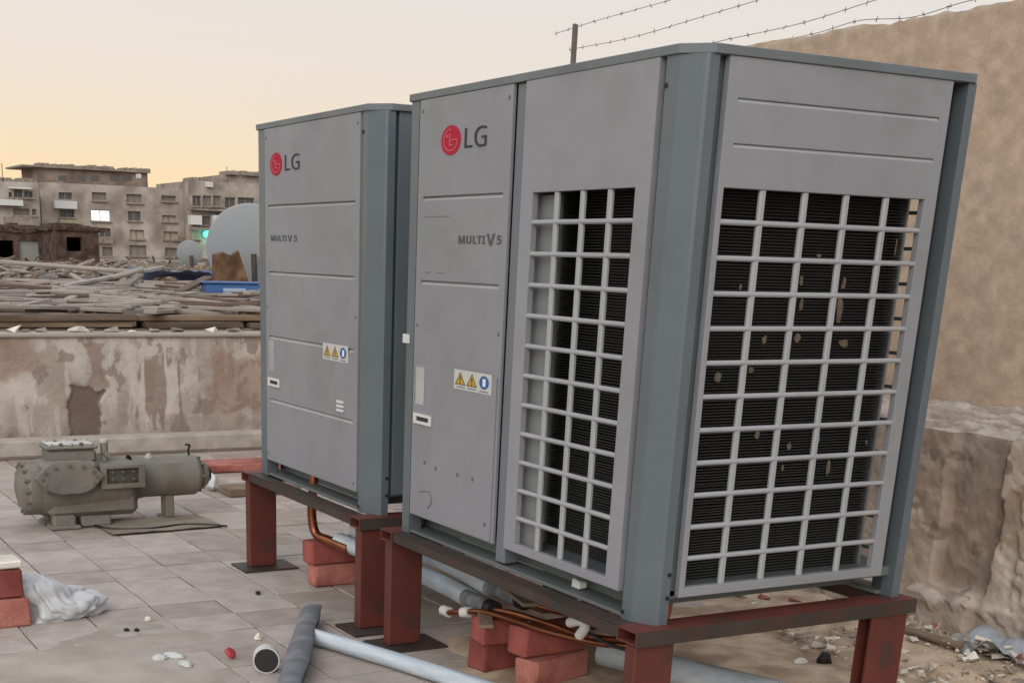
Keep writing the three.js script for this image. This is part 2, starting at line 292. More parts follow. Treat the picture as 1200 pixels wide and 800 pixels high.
// tall rendered wall behind the units: a thick broken course below, the rendered wall set back above it
const UZ = -2.42;                                               // face of the upper wall
{
  const t = thing('rendered_wall', 'tall tan rendered wall above a crumbling masonry ledge topped by barbed wire', 'wall', [0, 0, 0]);
  const top = (x) => 2.352 + 0.03 * (fbm(x * 5, 0.5, 601, 5) - 0.5) + 0.006 * (vn(x * 40, 3, 611) - 0.5);
  const xs = []; for (let x = PX - 0.1; x < -1.85; x += 0.04) xs.push(x); for (let x = -1.85; x < 0.55; x += 0.0095) xs.push(x); for (let x = 0.6; x <= 4.3; x += 0.06) xs.push(x);
  const nx = xs.length, plaster = std({ vertexColors: true, map: M.plaster, bumpMap: bumpGrain, bumpScale: 0.005, roughness: 1 });
  const surface = (name, ny, fn) => {
    const pos = [], col = [], uvs = [], idx = [];
    for (let i = 0; i < nx; i++) for (let j = 0; j <= ny; j++) {
      const { p, c } = fn(xs[i], j / ny); pos.push(...p); col.push(...c); uvs.push(p[0] * 2, (p[1] - p[2]) * 2);
      if (i < nx - 1 && j < ny) { const q = i * (ny + 1) + j, w = q + ny + 1; idx.push(q, w, q + 1, w, w + 1, q + 1); }
    }
    const g = new THREE.BufferGeometry(); g.setAttribute('position', new THREE.Float32BufferAttribute(pos, 3)); g.setAttribute('color', new THREE.Float32BufferAttribute(col, 3)); g.setAttribute('uv', new THREE.Float32BufferAttribute(uvs, 2)); g.setIndex(idx); g.computeVertexNormals();
    return mesh(name, g, plaster, t);
  };
  // smooth upper render with broad soft stains
  surface('upper_render', 100, (x, v) => {
    const y = 0.76 + (top(x) - 0.76) * v, n = fbm(x * 2.4, y * 2.4, 630, 5), f = fbm(x * 20, y * 20, 640, 3);
    let c = mixc([0.535, 0.405, 0.3], [0.565, 0.435, 0.33], clamp((n - 0.5) * 1.6 + 0.5));
    c = mixc(c, [0.49, 0.37, 0.275], 0.4 * sstep(0.52, 0.66, fbm(x * 1.3, y * 1.9, 650, 5)));
    c = mixc(c, [0.42, 0.33, 0.26], 0.3 * sstep(0.645, 0.67, fbm(x * 6, y * 6, 655, 5)));
    c = mixc(c, [0.66, 0.58, 0.5], 0.6 * sstep(top(x) - 0.022, top(x) - 0.004, y) * sstep(0.42, 0.55, f));
    return { p: [x, y, UZ + 0.006 * (n - 0.5) + 0.003 * (f - 0.5)], c };
  });
  // broken top of the thick lower course: strata of mortar and rubble
  const lip = (x) => 0.79 + 0.03 * (fbm(x * 5, 7, 620, 4) - 0.5), front = (x, y) => {
    const wob = 0.06 * (fbm(x * 3, y * 6, 660, 5) - 0.5), xr = x + wob, r = fbm(x * 12, y * 12, 670, 5) - 0.5, fine = fbm(x * 40, y * 40, 675, 3) - 0.5;
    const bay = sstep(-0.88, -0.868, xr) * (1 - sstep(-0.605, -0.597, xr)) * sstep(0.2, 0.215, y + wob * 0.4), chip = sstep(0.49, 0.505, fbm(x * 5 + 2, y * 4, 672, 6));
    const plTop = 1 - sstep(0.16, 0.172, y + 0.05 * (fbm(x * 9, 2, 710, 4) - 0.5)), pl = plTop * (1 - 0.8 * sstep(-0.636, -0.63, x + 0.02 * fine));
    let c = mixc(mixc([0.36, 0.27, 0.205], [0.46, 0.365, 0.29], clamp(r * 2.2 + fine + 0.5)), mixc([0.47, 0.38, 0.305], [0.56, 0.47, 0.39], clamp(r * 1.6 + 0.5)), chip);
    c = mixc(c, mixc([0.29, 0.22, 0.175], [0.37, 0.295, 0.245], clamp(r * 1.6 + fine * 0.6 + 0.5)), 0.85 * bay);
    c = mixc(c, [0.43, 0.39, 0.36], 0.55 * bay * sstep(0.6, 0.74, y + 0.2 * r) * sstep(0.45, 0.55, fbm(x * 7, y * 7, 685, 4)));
    c = mixc(c, [0.58, 0.52, 0.46], 0.6 * sstep(-0.58, -0.56, xr) * sstep(0.5, 0.53, fbm(x * 4, y * 4, 680, 5)));
    c = mixc(c, [0.2, 0.145, 0.11], 0.75 * sstep(0.69, 0.72, fbm(x * 10, y * 10, 690, 4)));
    c = mixc(c, mixc([0.42, 0.345, 0.285], [0.5, 0.42, 0.355], clamp(r * 1.5 + 0.5)), pl);
    const edge = Math.exp(-Math.pow((y - 0.166 + 0.05 * (fbm(x * 9, 2, 710, 4) - 0.5)) / 0.013, 2)) * (1 - sstep(-0.64, -0.62, x)); c = mixc(c, [0.62, 0.53, 0.46], edge * 0.75 * sstep(0.35, 0.5, r + 0.5));
    return { z: WZ - 0.03 + 0.02 * r + 0.009 * fine + 0.012 * chip * (1 - bay) - 0.035 * bay + 0.05 * pl + 0.012 * edge * r, c };
  };
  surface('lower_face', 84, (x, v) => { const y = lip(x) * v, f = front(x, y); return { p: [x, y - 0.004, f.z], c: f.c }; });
  surface('broken_ledge', 44, (x, v) => {
    const f = front(x, lip(x)), z = f.z + (UZ + 0.01 - f.z) * v, k = fbm(x * 4.5, z * 34, 700, 5), m = fbm(x * 22, z * 22, 705, 4) - 0.5, e = Math.min(1, v * 9);
    const y = lip(x) - 0.004 + e * (0.055 * (k - 0.46) + 0.03 * m) + 0.075 * v;
    return { p: [x, y, z], c: mixc(mixc([0.3, 0.235, 0.19], [0.45, 0.375, 0.315], clamp(m * 2 + 0.5)), [0.54, 0.485, 0.43], sstep(0.53, 0.6, k) * 0.85) };
  });
  const core = std({ map: M.plaster, color: lin(0.42, 0.34, 0.28), roughness: 1 });
  mesh('lower_core', box(PX - 0.1, 4.3, -0.2, 0.73, UZ - 0.05, WZ - 0.09), core, t);
  const s = new THREE.Shape(); s.moveTo(PX - 0.1, -0.2); s.lineTo(4.3, -0.2); for (let i = nx - 1; i >= 0; i--) s.lineTo(xs[i], top(xs[i]) - 0.003);
  const cg = new THREE.ExtrudeGeometry(s, { depth: 0.2, bevelEnabled: false }); cg.translate(0, 0, UZ - 0.26); mesh('upper_core', tri(cg), core, t);
}
{ // barbed wire over the wall
  const post = thing('fence_post', 'thin dark angle iron post standing on the tall wall', 'post', onZ(670, 82, UZ - 0.15).toArray());
  mesh('upright', box(-0.012, 0.012, 0, 0.24, -0.004, 0.004), M.wire, post); mesh('flange', box(-0.012, -0.004, 0, 0.24, -0.03, -0.0045), M.wire, post);
  const at = (u, v) => onZ(u, v, UZ - 0.13);
  const runs = [[[652, 39], [700, 24], [786, 0], [900, -32]], [[668, 58], [740, 44], [815, 22], [892, -1], [1010, -38]], [[600, 106], [672, 92], [760, 70], [845, 48], [940, 27], [1030, -1], [1160, -38]], [[905, 50], [960, 38], [1008, 24], [1070, 20], [1132, 2], [1210, -14]]];
  const words = ['topmost barbed wire strand fixed to the tip of the fence post', 'barbed wire strand tied below the tip of the fence post', 'sagging barbed wire strand rising from behind the large unit', 'slack barbed wire strand lying along the crumbling wall top'];
  runs.forEach((r, k) => {
    const w = thing('barbed_wire', words[k], 'barbed wire', [0, 0, 0], 'barbed wire strands above the tall wall');
    const pts = r.map(([u, v]) => at(u, v)), c = new THREE.CatmullRomCurve3(pts, false, 'centripetal');
    mesh('strand', new THREE.TubeGeometry(c, 120, 0.0016, 6), M.wire, w);
    const g = [], n = Math.round(c.getLength() / 0.13);
    for (let i = 0; i <= n; i++) { const p = c.getPointAt(i / n), t = new THREE.Vector3(rr(-0.6, 0.6), 1, rr(-0.5, 0.5)).normalize().multiplyScalar(0.012), t2 = new THREE.Vector3(1, rr(-0.4, 0.4), rr(-1, 1)).normalize().multiplyScalar(0.01); for (const q of [t, t2]) g.push(cyl(p.clone().sub(q).toArray(), p.clone().add(q).toArray(), 0.002, 0.0015, 5)); }
    mesh('barbs', join(g), M.wire, w).userData.kind = 'stuff';
  });
}

// ------------------------------------------------------------------ the two outdoor units and their stands
const font = await new FontLoader().loadAsync('fonts/droid/droid_sans_bold.typeface.json');
const fontR = await new FontLoader().loadAsync('fonts/droid/droid_sans_regular.typeface.json');
function letters(str, f, w, h, depth = 0.0012) {               // text scaled to width w, capital height h, at origin
  const g = new TextGeometry(str, { font: f, size: 1, depth: 0.01, curveSegments: 6, bevelEnabled: false }); g.computeBoundingBox();
  const b = g.boundingBox; g.translate(-b.min.x, -b.min.y, 0); g.scale(w / (b.max.x - b.min.x), h / (b.max.y - b.min.y), depth / 0.01); return g;
}
M.logoRed = phy({ color: lin(0.4, 0.022, 0.05), roughness: 0.8, specularIntensity: 0.3 });
M.logoPink = std({ color: lin(0.5, 0.1, 0.12), roughness: 0.8 });
M.ink = phy({ color: lin(0.05, 0.055, 0.062), roughness: 0.9, specularIntensity: 0.2 });
M.fadedInk = phy({ color: lin(0.1, 0.103, 0.11), roughness: 0.9, specularIntensity: 0.2 });
M.groove = std({ color: lin(0.5, 0.51, 0.53), map: paintTex, roughness: 0.3 });  // paler than the panel: sky glint on the crease put into the colour
const stickerTex = (() => {
  const c = document.createElement('canvas'); c.width = 256; c.height = 96; const x = c.getContext('2d');
  x.fillStyle = '#bcbdb9'; x.fillRect(0, 0, 256, 96);
  for (const cx of [44, 124]) { x.fillStyle = '#b3922a'; x.beginPath(); x.moveTo(cx, 14); x.lineTo(cx + 33, 72); x.lineTo(cx - 33, 72); x.closePath(); x.fill(); x.strokeStyle = '#222'; x.lineWidth = 4; x.stroke(); x.fillStyle = '#222'; x.fillRect(cx - 4, 32, 8, 22); x.fillRect(cx - 4, 59, 8, 8); }
  x.fillStyle = '#2a558f'; x.beginPath(); x.arc(206, 44, 32, 0, 7); x.fill(); x.fillStyle = '#d8e0ee'; x.fillRect(196, 26, 20, 36);
  x.fillStyle = '#555'; x.fillRect(20, 82, 60, 5); x.fillRect(96, 82, 60, 5); x.fillRect(176, 84, 60, 5);
  const t = new THREE.CanvasTexture(c); t.colorSpace = THREE.SRGBColorSpace; return t;
})();
M.sticker = std({ map: stickerTex, roughness: 0.5 });
M.faint = std({ map: grainTex(800, [150, 150, 150], [176, 176, 174], 8, 0.5), roughness: 0.6 });

function logo(parent, x, y, z, letX0, letX1) {                 // round red emblem and the two letters beside it
  const e = new THREE.Group(); e.name = 'brand_emblem'; e.position.set(x, y, z); parent.add(e);
  const disc = new THREE.CylinderGeometry(1, 1, 0.002, 40); disc.rotateX(Math.PI / 2); disc.scale(0.062, 0.043, 1);
  mesh('disc', disc, M.logoRed, e);
  const arc = new THREE.TorusGeometry(0.72, 0.055, 6, 40, Math.PI * 1.5); arc.rotateZ(Math.PI * 0.5); arc.scale(0.062, 0.043, 0.006);
  const bar = box(0.05, 0.72, -0.05, 0.05, -0.2, 0.2); bar.scale(0.062, 0.043, 0.006);
  const l1 = box(-0.12, -0.02, -0.38, 0.42, -0.2, 0.2), l2 = box(-0.02, 0.26, -0.38, -0.28, -0.2, 0.2); l1.scale(0.062, 0.043, 0.006); l2.scale(0.062, 0.043, 0.006);
  const dot = new THREE.CylinderGeometry(0.11, 0.11, 0.3, 12); dot.rotateX(Math.PI / 2); dot.translate(-0.36, 0.28, 0); dot.scale(0.062, 0.043, 0.006);
  const f = mesh('emblem_lines', join(arc, bar, l1, l2, dot), M.logoPink, e); f.position.z = 0.0015;
  const g = letters('LG', fontR, letX1 - letX0, 0.058); g.translate(letX0, y - 0.028, z - 0.0006);
  mesh('lettering', g, M.ink, parent);
}
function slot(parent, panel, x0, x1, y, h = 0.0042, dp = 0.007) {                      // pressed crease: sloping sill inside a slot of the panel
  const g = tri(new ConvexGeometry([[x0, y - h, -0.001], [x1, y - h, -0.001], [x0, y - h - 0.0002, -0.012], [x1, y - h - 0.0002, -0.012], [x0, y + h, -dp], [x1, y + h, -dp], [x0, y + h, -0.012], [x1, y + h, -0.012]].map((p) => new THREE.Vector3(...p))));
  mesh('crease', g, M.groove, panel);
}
const YB = 0.073, YT = 1.416, HT = 1.4365;                      // panels from .. to, top of lid, above the base of the unit
function cornerPost(u, sx, sz, x0, z0, fl = 0.113, name = 'corner_post') { // sx, sz: which way the corner points
  const pts = [[-fl, -0.005], [-0.072, -0.005], [-0.064, -0.008], [-0.012, -0.044], [-0.006, -0.052], [-0.006, -0.082], [-0.05, -0.082], [-fl + 0.003, -0.06], [-fl, -0.055]].map(([x, z]) => [x0 + sx * x, z0 + sz * z]);
  if (sx * sz < 0) pts.reverse();
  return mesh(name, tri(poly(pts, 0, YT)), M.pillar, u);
}
function grille(u, name, x0, x1, ox0, ox1, oy0, oy1, cols, rows, creases) {
  const p = mesh(name, tri(sheet(x0, x1, YB, YT, 0.022, [[ox0, ox1, oy0, oy1], ...creases.map((y) => [x0 + 0.035, x1 - 0.035, y - 0.004, y + 0.004])], 0.002)), M.grille, u);
  mesh('panel_backing', box(x0 + 0.01, x1 - 0.01, oy1 + 0.012, YT - 0.01, -0.026, -0.0225), M.panel, p);
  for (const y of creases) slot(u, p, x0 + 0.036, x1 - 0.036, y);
  const bh = 0.013, bw = 0.02, pw = (ox1 - ox0 + bw) / cols, ph = (oy1 - oy0 + bh) / rows;
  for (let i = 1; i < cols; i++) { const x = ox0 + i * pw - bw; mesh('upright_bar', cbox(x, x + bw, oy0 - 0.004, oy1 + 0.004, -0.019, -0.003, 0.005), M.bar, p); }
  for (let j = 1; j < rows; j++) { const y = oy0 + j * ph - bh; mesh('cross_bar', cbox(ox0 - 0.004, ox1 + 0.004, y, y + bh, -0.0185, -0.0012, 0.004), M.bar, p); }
  return p;
}
function makeUnit(name, label, W, pos, big) {
  const u = thing(name, label, 'air conditioner', pos), D = 1.016, L = -W, sx0 = big ? -1.394 : -1.045;
  // lid with chamfered corners
  const c = 0.064, s = new THREE.Shape([[L + c, 0], [-c, 0], [0, c], [0, D - c], [-c, D], [L + c, D], [L, D - c], [L, c]].map((p) => new THREE.Vector2(...p)));
  const lg = new THREE.ExtrudeGeometry(s, { depth: 0.018, bevelEnabled: true, bevelSize: 0.002, bevelThickness: 0.002, bevelSegments: 2 }); lg.rotateX(-Math.PI / 2); lg.translate(0, YT + 0.002, 0);
  mesh('top_lid', tri(lg), M.lid, u);
  for (const k of big ? [0.27, 0.73] : [0.5]) {                // fan outlets on the roof
    const f = new THREE.TorusGeometry(0.27, 0.02, 8, 40); f.rotateX(Math.PI / 2); f.translate(L * k, HT - 0.014, -D / 2); mesh('fan_ring', f, M.lid, u);
    const hub = []; for (let r = 1; r < 5; r++) { const q = new THREE.TorusGeometry(0.05 * r, 0.004, 5, 32); q.rotateX(Math.PI / 2); q.translate(L * k, HT + 0.006, -D / 2); hub.push(q); }
    hub.push(box(L * k - 0.27, L * k + 0.27, HT + 0.0025, HT + 0.006, -D / 2 - 0.006, -D / 2 + 0.006), box(L * k - 0.006, L * k + 0.006, HT + 0.0062, HT + 0.009, -D / 2 - 0.27, -D / 2 + 0.27)); mesh('fan_guard', join(hub), M.black, u);
  }
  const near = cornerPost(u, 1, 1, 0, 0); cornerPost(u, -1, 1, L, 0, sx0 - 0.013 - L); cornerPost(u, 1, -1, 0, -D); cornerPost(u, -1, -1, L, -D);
  for (const [x, y, z] of [[-0.108, 0.02, -0.003], [-0.108, 1.35, -0.003]]) mesh('screw', cyl([x, y, z - 0.004], [x, y, z + 0.002], 0.006), M.black, near);
  for (const y of [0.075, 0.14]) mesh('screw', cyl([-0.008, y, -0.074], [-0.003, y, -0.074], 0.006), M.black, near);
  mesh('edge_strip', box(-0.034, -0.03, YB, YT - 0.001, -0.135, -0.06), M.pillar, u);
  // base: tray on the rails of the stand, pan above it
  mesh('base_rail', join(cbox(L + 0.06, -0.05, 0.0015, 0.012, -0.1, -0.012, 0.002), box(L + 0.06, -0.05, 0.012, 0.06, -0.104, -0.1005)), M.tray, u);
  mesh('base_rail', cbox(L + 0.06, -0.05, 0.0015, 0.012, -D + 0.012, -D + 0.1, 0.002), M.tray, u);
  mesh('base_pan', cbox(L + 0.03, -0.03, 0.062, 0.09, -D + 0.03, -0.03, 0.003), M.tray, u);
  for (const x of big ? [L + 0.12, -0.9, -0.2] : [L + 0.12, -0.2]) mesh('foot_channel', cbox(x - 0.045, x + 0.045, 0.012, 0.0615, -D + 0.1, -0.105, 0.003), M.tray, u);
  // front
  const sx1 = big ? -0.818 : -0.125, cr = [1.118, 0.858, 0.598]; if (!big) cr.push(0.335);
  const wide = 0.035, rng = (y) => [sx0 + wide, sx1 - wide];
  const sp = mesh('service_panel', tri(sheet(sx0, sx1, YB, YT - 0.001, 0.012, cr.slice(0, big ? 2 : 4).map((y) => [sx0 + wide - 0.001, sx1 - wide + 0.001, y - 0.0058, y + 0.0058]), 0.002)), M.panel, u);
  mesh('panel_backing', box(sx0 + 0.006, sx1 - 0.006, YB + 0.006, YT - 0.006, -0.016, -0.0125), M.panel, sp);
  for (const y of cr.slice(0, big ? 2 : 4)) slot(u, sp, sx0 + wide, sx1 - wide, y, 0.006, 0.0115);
  if (big) {                                                   // lower door sits a little proud of the upper panel
    const door = mesh('service_door', tri(sheet(sx0 + 0.012, sx1 - 0.012, YB + 0.004, 0.592, 0.006, [], 0.002)), M.panel, u); door.position.z = 0.0055;
    for (const [x, y] of [[-1.28, 0.27], [-1.2, 0.262], [-1.05, 0.262], [-0.95, 0.262], [-0.86, 0.13]]) mesh('screw', cyl([x, y, 0], [x, y, 0.0025], 0.0065), M.lid, door);
    const scr = tube([[-1.315, 0.165, 0.001], [-1.235, 0.17, 0.001], [-1.225, 0.14, 0.001], [-1.25, 0.115, 0.001]], 0.002, 20, 5); mesh('knockout', scr, M.lid, door);
  }
  for (const x of [sx0 + 0.02, sx1 - 0.02]) for (const y of [YB + 0.03, 0.72, YT - 0.035]) mesh('screw', cyl([x, y, -0.001], [x, y, 0.0016], 0.0055), M.lid, sp);
  const zf = big ? 0.0062 : 0.0006, lx = sx0;
  const lab = mesh('warning_sticker', new THREE.PlaneGeometry(big ? 0.24 : 0.235, 0.062), M.sticker, sp); lab.position.set(big ? -0.975 : -0.322, big ? 0.567 : 0.58, zf);
  const h1 = mesh('handle_frame', tri(sheet(lx + 0.03, lx + 0.155, 0.395, 0.43, 0.006, [[lx + 0.048, lx + 0.14, 0.405, 0.42]], 0.001)), M.white, sp); h1.position.z = zf + 0.006;
  mesh('handle_pocket', box(lx + 0.046, lx + 0.142, 0.404, 0.421, zf + 0.0003, zf + 0.0012), M.ink, sp);
  mesh('rating_plate', box(lx + 0.035, lx + 0.095, 0.46, 0.585, zf, zf + 0.0008), M.faint, sp);
  if (!big) for (let k = 0; k < 3; k++) mesh('louvre_tab', cbox(-0.3, -0.24, 0.362 + k * 0.016, 0.372 + k * 0.016, 0, 0.006, 0.001), M.white, sp);
  // lettering
  if (big) {
    logo(u, -1.179, 1.285, 0.0012, -1.092, -0.958);
    const a = letters('MULTI', font, 0.165, 0.024), b = letters('V', font, 0.05, 0.034), d = letters('5', font, 0.026, 0.026);
    a.translate(-1.108, 0.98, 0.0004); b.translate(-0.934, 0.976, 0.0004); d.translate(-0.872, 0.979, 0.0004); mesh('model_lettering', join(a, b, d), M.fadedInk, sp);
    for (const q of [[-1.34, -1.17, 1.061, 1.0635], [-1.33, -1.29, 0.887, 0.892], [-1.25, -1.2, 0.889, 0.892]]) mesh('scuff', box(...q, 0.0003, 0.0008), M.lid, sp);
  } else {
    logo(u, -0.915, 1.277, 0.0012, -0.822, -0.672);
    const a = letters('MULTI', font, 0.17, 0.022), b = letters('V', font, 0.045, 0.026), d = letters('5', font, 0.03, 0.024);
    a.translate(-0.977, 0.984, 0.0004); b.translate(-0.795, 0.982, 0.0004); d.translate(-0.73, 0.983, 0.0004); mesh('model_lettering', join(a, b, d), M.fadedInk, sp);
  }
  if (big) mesh('paper_tag', cbox(L + 0.055, L + 0.1, 0.655, 0.685, -0.004, 0.003, 0.001), M.white, u);
  if (big) {
    mesh('middle_post', cbox(-0.81, -0.755, 0.02, YT - 0.001, -0.06, -0.01, 0.003), M.lid, u);
    grille(u, 'front_grille_panel', -0.75, -0.135, -0.687, -0.197, 0.1, 1.12, 4, 12, []);
  }
  if (big) { const side = grille(u, 'side_grille_panel', 0.112, 0.875, 0.13, 0.829, 0.1, 1.12, 5, 12, [1.218, 1.32]); side.rotation.y = Math.PI / 2; side.position.x = -0.003; }
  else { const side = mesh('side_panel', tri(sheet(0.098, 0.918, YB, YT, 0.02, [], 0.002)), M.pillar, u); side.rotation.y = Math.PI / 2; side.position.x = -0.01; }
  // inside: partition, coil bent round the corner, back
  mesh('partition', cbox(big ? -0.75 : -0.16, big ? -0.705 : -0.15, 0.09, YT, -0.9, -0.03, 0.002), M.inner, u);
  const finned = (x0, x1, z0, z1, alongX) => {                  // stack of thin fins in front of tubes and a core
    const g = [], n = 165, y0 = 0.092, h = YT - 0.004 - y0;
    for (let i = 0; i < n; i++) { const y = y0 + (i + rr(-0.12, 0.12)) * h / n, b = new THREE.BoxGeometry(x1 - x0, 0.0012, z1 - z0); b.translate((x0 + x1) / 2, y, (z0 + z1) / 2); g.push(b); }
    const c = alongX ? new THREE.BoxGeometry(x1 - x0, h, 0.004) : new THREE.BoxGeometry(0.004, h, z1 - z0); c.translate(alongX ? (x0 + x1) / 2 : x0 - 0.0025, y0 + h / 2, alongX ? z0 - 0.0025 : (z0 + z1) / 2); g.push(c);
    const m = mesh('coil_fins', join(g), M.coil, u); m.userData.kind = 'stuff'; return m;
  };
  if (big) finned(-0.704, -0.14, -0.165, -0.125, true);
  const sideCoil = finned(-0.14, -0.1005, -0.872, big ? -0.125 : -0.05, false);
  if (big) for (const [pu, pv, w, h] of [[940, 328, 5, 9], [989, 332, 6, 12], [940, 356, 6, 12], [984, 364, 12, 22], [1050, 291, 4, 16], [896, 399, 6, 8], [935, 396, 9, 9], [989, 403, 16, 8], [841, 441, 10, 9], [881, 434, 9, 6], [888, 509, 8, 8], [925, 523, 5, 8], [959, 514, 5, 8], [917, 548, 5, 7], [971, 548, 7, 18], [1016, 518, 4, 5], [868, 336, 4, 6], [960, 300, 5, 4]]) {
    const c = onX(pu, pv, pos[0] - 0.0985), pts = []; for (let i = 0; i < 12; i++) { const a = i / 12 * 6.283, k = rr(0.6, 1.15); pts.push(new THREE.Vector3(rr(-0.003, 0.004), Math.sin(a) * k * h / 620, Math.cos(a) * k * w / 780)); }
    const m = mesh('lint_clump', tri(new ConvexGeometry(pts), 6), M.lint, sideCoil); m.position.set(c.x - pos[0], c.y - pos[1], c.z - pos[2]);
  }
  mesh('coil_end_plate', box(-0.16, -0.1003, 0.09, YT, -0.88, -0.8725), M.inner, u);
  finned(L + 0.15, -0.33, -0.92, -0.885, true);
  if (big) mesh('inner_plate', cbox(-0.735, -0.6, 0.09, YT - 0.3, -0.052, -0.04, 0.002), M.inner, u);
  mesh('coil_end_plate', box(-0.3295, -0.325, 0.09, YT, -0.93, -0.88), M.inner, u);
  mesh('left_side_panel', box(L + 0.006, L + 0.02, YB, YT, -D + 0.1, -0.1), M.panel, u);
  mesh('back_panel', box(L + 0.12, -0.45, YB, YT, -D + 0.006, -D + 0.02), M.panel, u);
  const bars = []; for (let j = 0; j < 12; j++) bars.push(box(-0.449, -0.12, 0.11 + j * 0.098, 0.12 + j * 0.098, -D + 0.008, -D + 0.018));
  bars.forEach((b) => mesh('cross_bar', b, M.lid, u));
  return u;
}
makeUnit('outdoor_unit', 'large grey outdoor air conditioning unit with front and side grilles beside tan wall', 1.53, [0, 0.44, 0], true);
makeUnit('outdoor_unit', 'smaller grey outdoor air conditioning unit with plain front panel near the low parapet', 1.195, [-1.742, 0.44, -0.01], false);

function makeStand(label, x0, x1, back) {
  const t = thing('steel_stand', label, 'stand', [x0, 0, 0], 'red primed steel stands under the units'), W = x1 - x0, z0 = -1.0, z1 = 0.05, y0 = 0.4, y1 = 0.44;
  const chan = (a, b) => { // rectangular tube along z, open at both ends
    const s = new THREE.Shape([[a, y0], [b, y0], [b, y1], [a, y1]].map((p) => new THREE.Vector2(...p))); s.holes.push(new THREE.Path([[a + 0.005, y0 + 0.005], [a + 0.005, y1 - 0.005], [b - 0.005, y1 - 0.005], [b - 0.005, y0 + 0.005]].map((p) => new THREE.Vector2(...p))));
    const g = new THREE.ExtrudeGeometry(s, { depth: z1 - z0, bevelEnabled: false }); g.translate(0, 0, z0); return g;
  };
  const cheek = 0.09;
  for (const [a, b] of [[0, cheek], [W - cheek, W]]) {
    const r = mesh('side_rail', tri(chan(a, b)), M.red, t);
    mesh('rail_edge', box(b, b + 0.0025, y0 - 0.003, y1 - 0.002, z0, z1), M.steel, r);
  }
  for (const z of [[-0.015, 0.045], [-1.0, -0.93]]) {
    const r = mesh('cross_rail', cbox(cheek + 0.001, W - cheek - 0.001, y0 + 0.002, y1 - 0.001, z[0], z[1], 0.004), M.steel, t);
    mesh('rail_edge', box(cheek + 0.001, W - cheek - 0.001, y1 - 0.001, y1 + 0.002, z[1] - 0.006, z[1] + 0.002), M.steel, r);
  }
  const leg = (xa, za) => {
    const l = mesh('leg', cbox(xa, xa + 0.05, 0.008, y0 - 0.0035, za - 0.133, za, 0.004), M.red, t);
    mesh('base_plate', cbox(xa - 0.06, xa + 0.13, 0, 0.008, za - 0.21, za + 0.055, 0.002), M.steel, l);
  };
  leg(0.02, 0.04); leg(W - 0.062, 0.04); if (back) leg(0.02, -0.85);
  // open channel as the rear outer leg
  const a = W - 0.058, b = W - 0.006, zb = -0.83, s = new THREE.Shape([[a, -zb], [a, -zb + 0.145], [b, -zb + 0.145], [b, -zb], [b - 0.007, -zb], [b - 0.007, -zb + 0.138], [a + 0.007, -zb + 0.138], [a + 0.007, -zb]].map((p) => new THREE.Vector2(...p)));
  const g = new THREE.ExtrudeGeometry(s, { depth: y0 - 0.0115, bevelEnabled: false }); g.rotateX(-Math.PI / 2); g.translate(0, 0.008, 0);
  const l = mesh('leg', tri(g), M.red, t); mesh('base_plate', cbox(a - 0.06, b + 0.06, 0, 0.008, zb - 0.21, zb + 0.06, 0.002), M.steel, l);
}
makeStand('red primed steel stand carrying the large unit with side grille', -1.525, 0.035, true);
makeStand('red primed steel stand carrying the smaller plain fronted unit', -2.955, -1.70, true);

// ------------------------------------------------------------------ bricks, pipes and litter under the units
function brick(name, label, x, y, z, turn, L = 0.2, Wd = 0.1, h = 0.1, k = 0, group) {
  const m = mesh(name, cbox(-Wd / 2, Wd / 2, 0, h, -L / 2, L / 2, 0.007, 0.004), M.brick[k]); m.position.set(x, y, z); m.rotation.y = turn; return tag(m, label, 'brick', group);
}
brick('brick', 'red brick at the bottom of the short stack beside the upright pair of bricks', -1.092, 0.003, -0.2, 0.12, 0.17, 0.1, 0.1, 2);
brick('brick', 'red brick on top of the short stack touching the copper pipes', -1.07, 0.105, -0.2, -0.05, 0.18, 0.1, 0.085, 0);
brick('brick', 'pale scuffed red brick lying under the smooth brick near the copper pipes', -0.87, 0.003, -0.3, 0.28, 0.28, 0.1, 0.097, 1);
brick('brick', 'smooth red brick resting on the pale scuffed brick below the copper pipes', -0.895, 0.102, -0.285, 0.1, 0.26, 0.1, 0.1, 0);
brick('brick', 'red brick at the bottom of the stack under the smaller unit', -2.475, 0.003, -0.22, 0.0, 0.26, 0.09, 0.095, 1);
brick('brick', 'red brick on top of the stack under the smaller unit below the riser', -2.48, 0.1, -0.2, 0.06, 0.27, 0.1, 0.1, 0);
brick('brick', 'red brick on the floor below another beside the white plastic bag', -2.31, 0.003, 1.33, 0.03, 0.29, 0.12, 0.11, 1);
brick('brick', 'red brick carrying the white slab beside the plastic bag', -2.315, 0.115, 1.335, -0.02, 0.27, 0.115, 0.11, 0);
tag(mesh('plaster_slab', tri(cbox(-2.39, -2.25, 0.227, 0.258, 1.2, 1.5, 0.006, 0.004)), M.chalk), 'white slab lying on top of the two red bricks by the bag', 'slab');

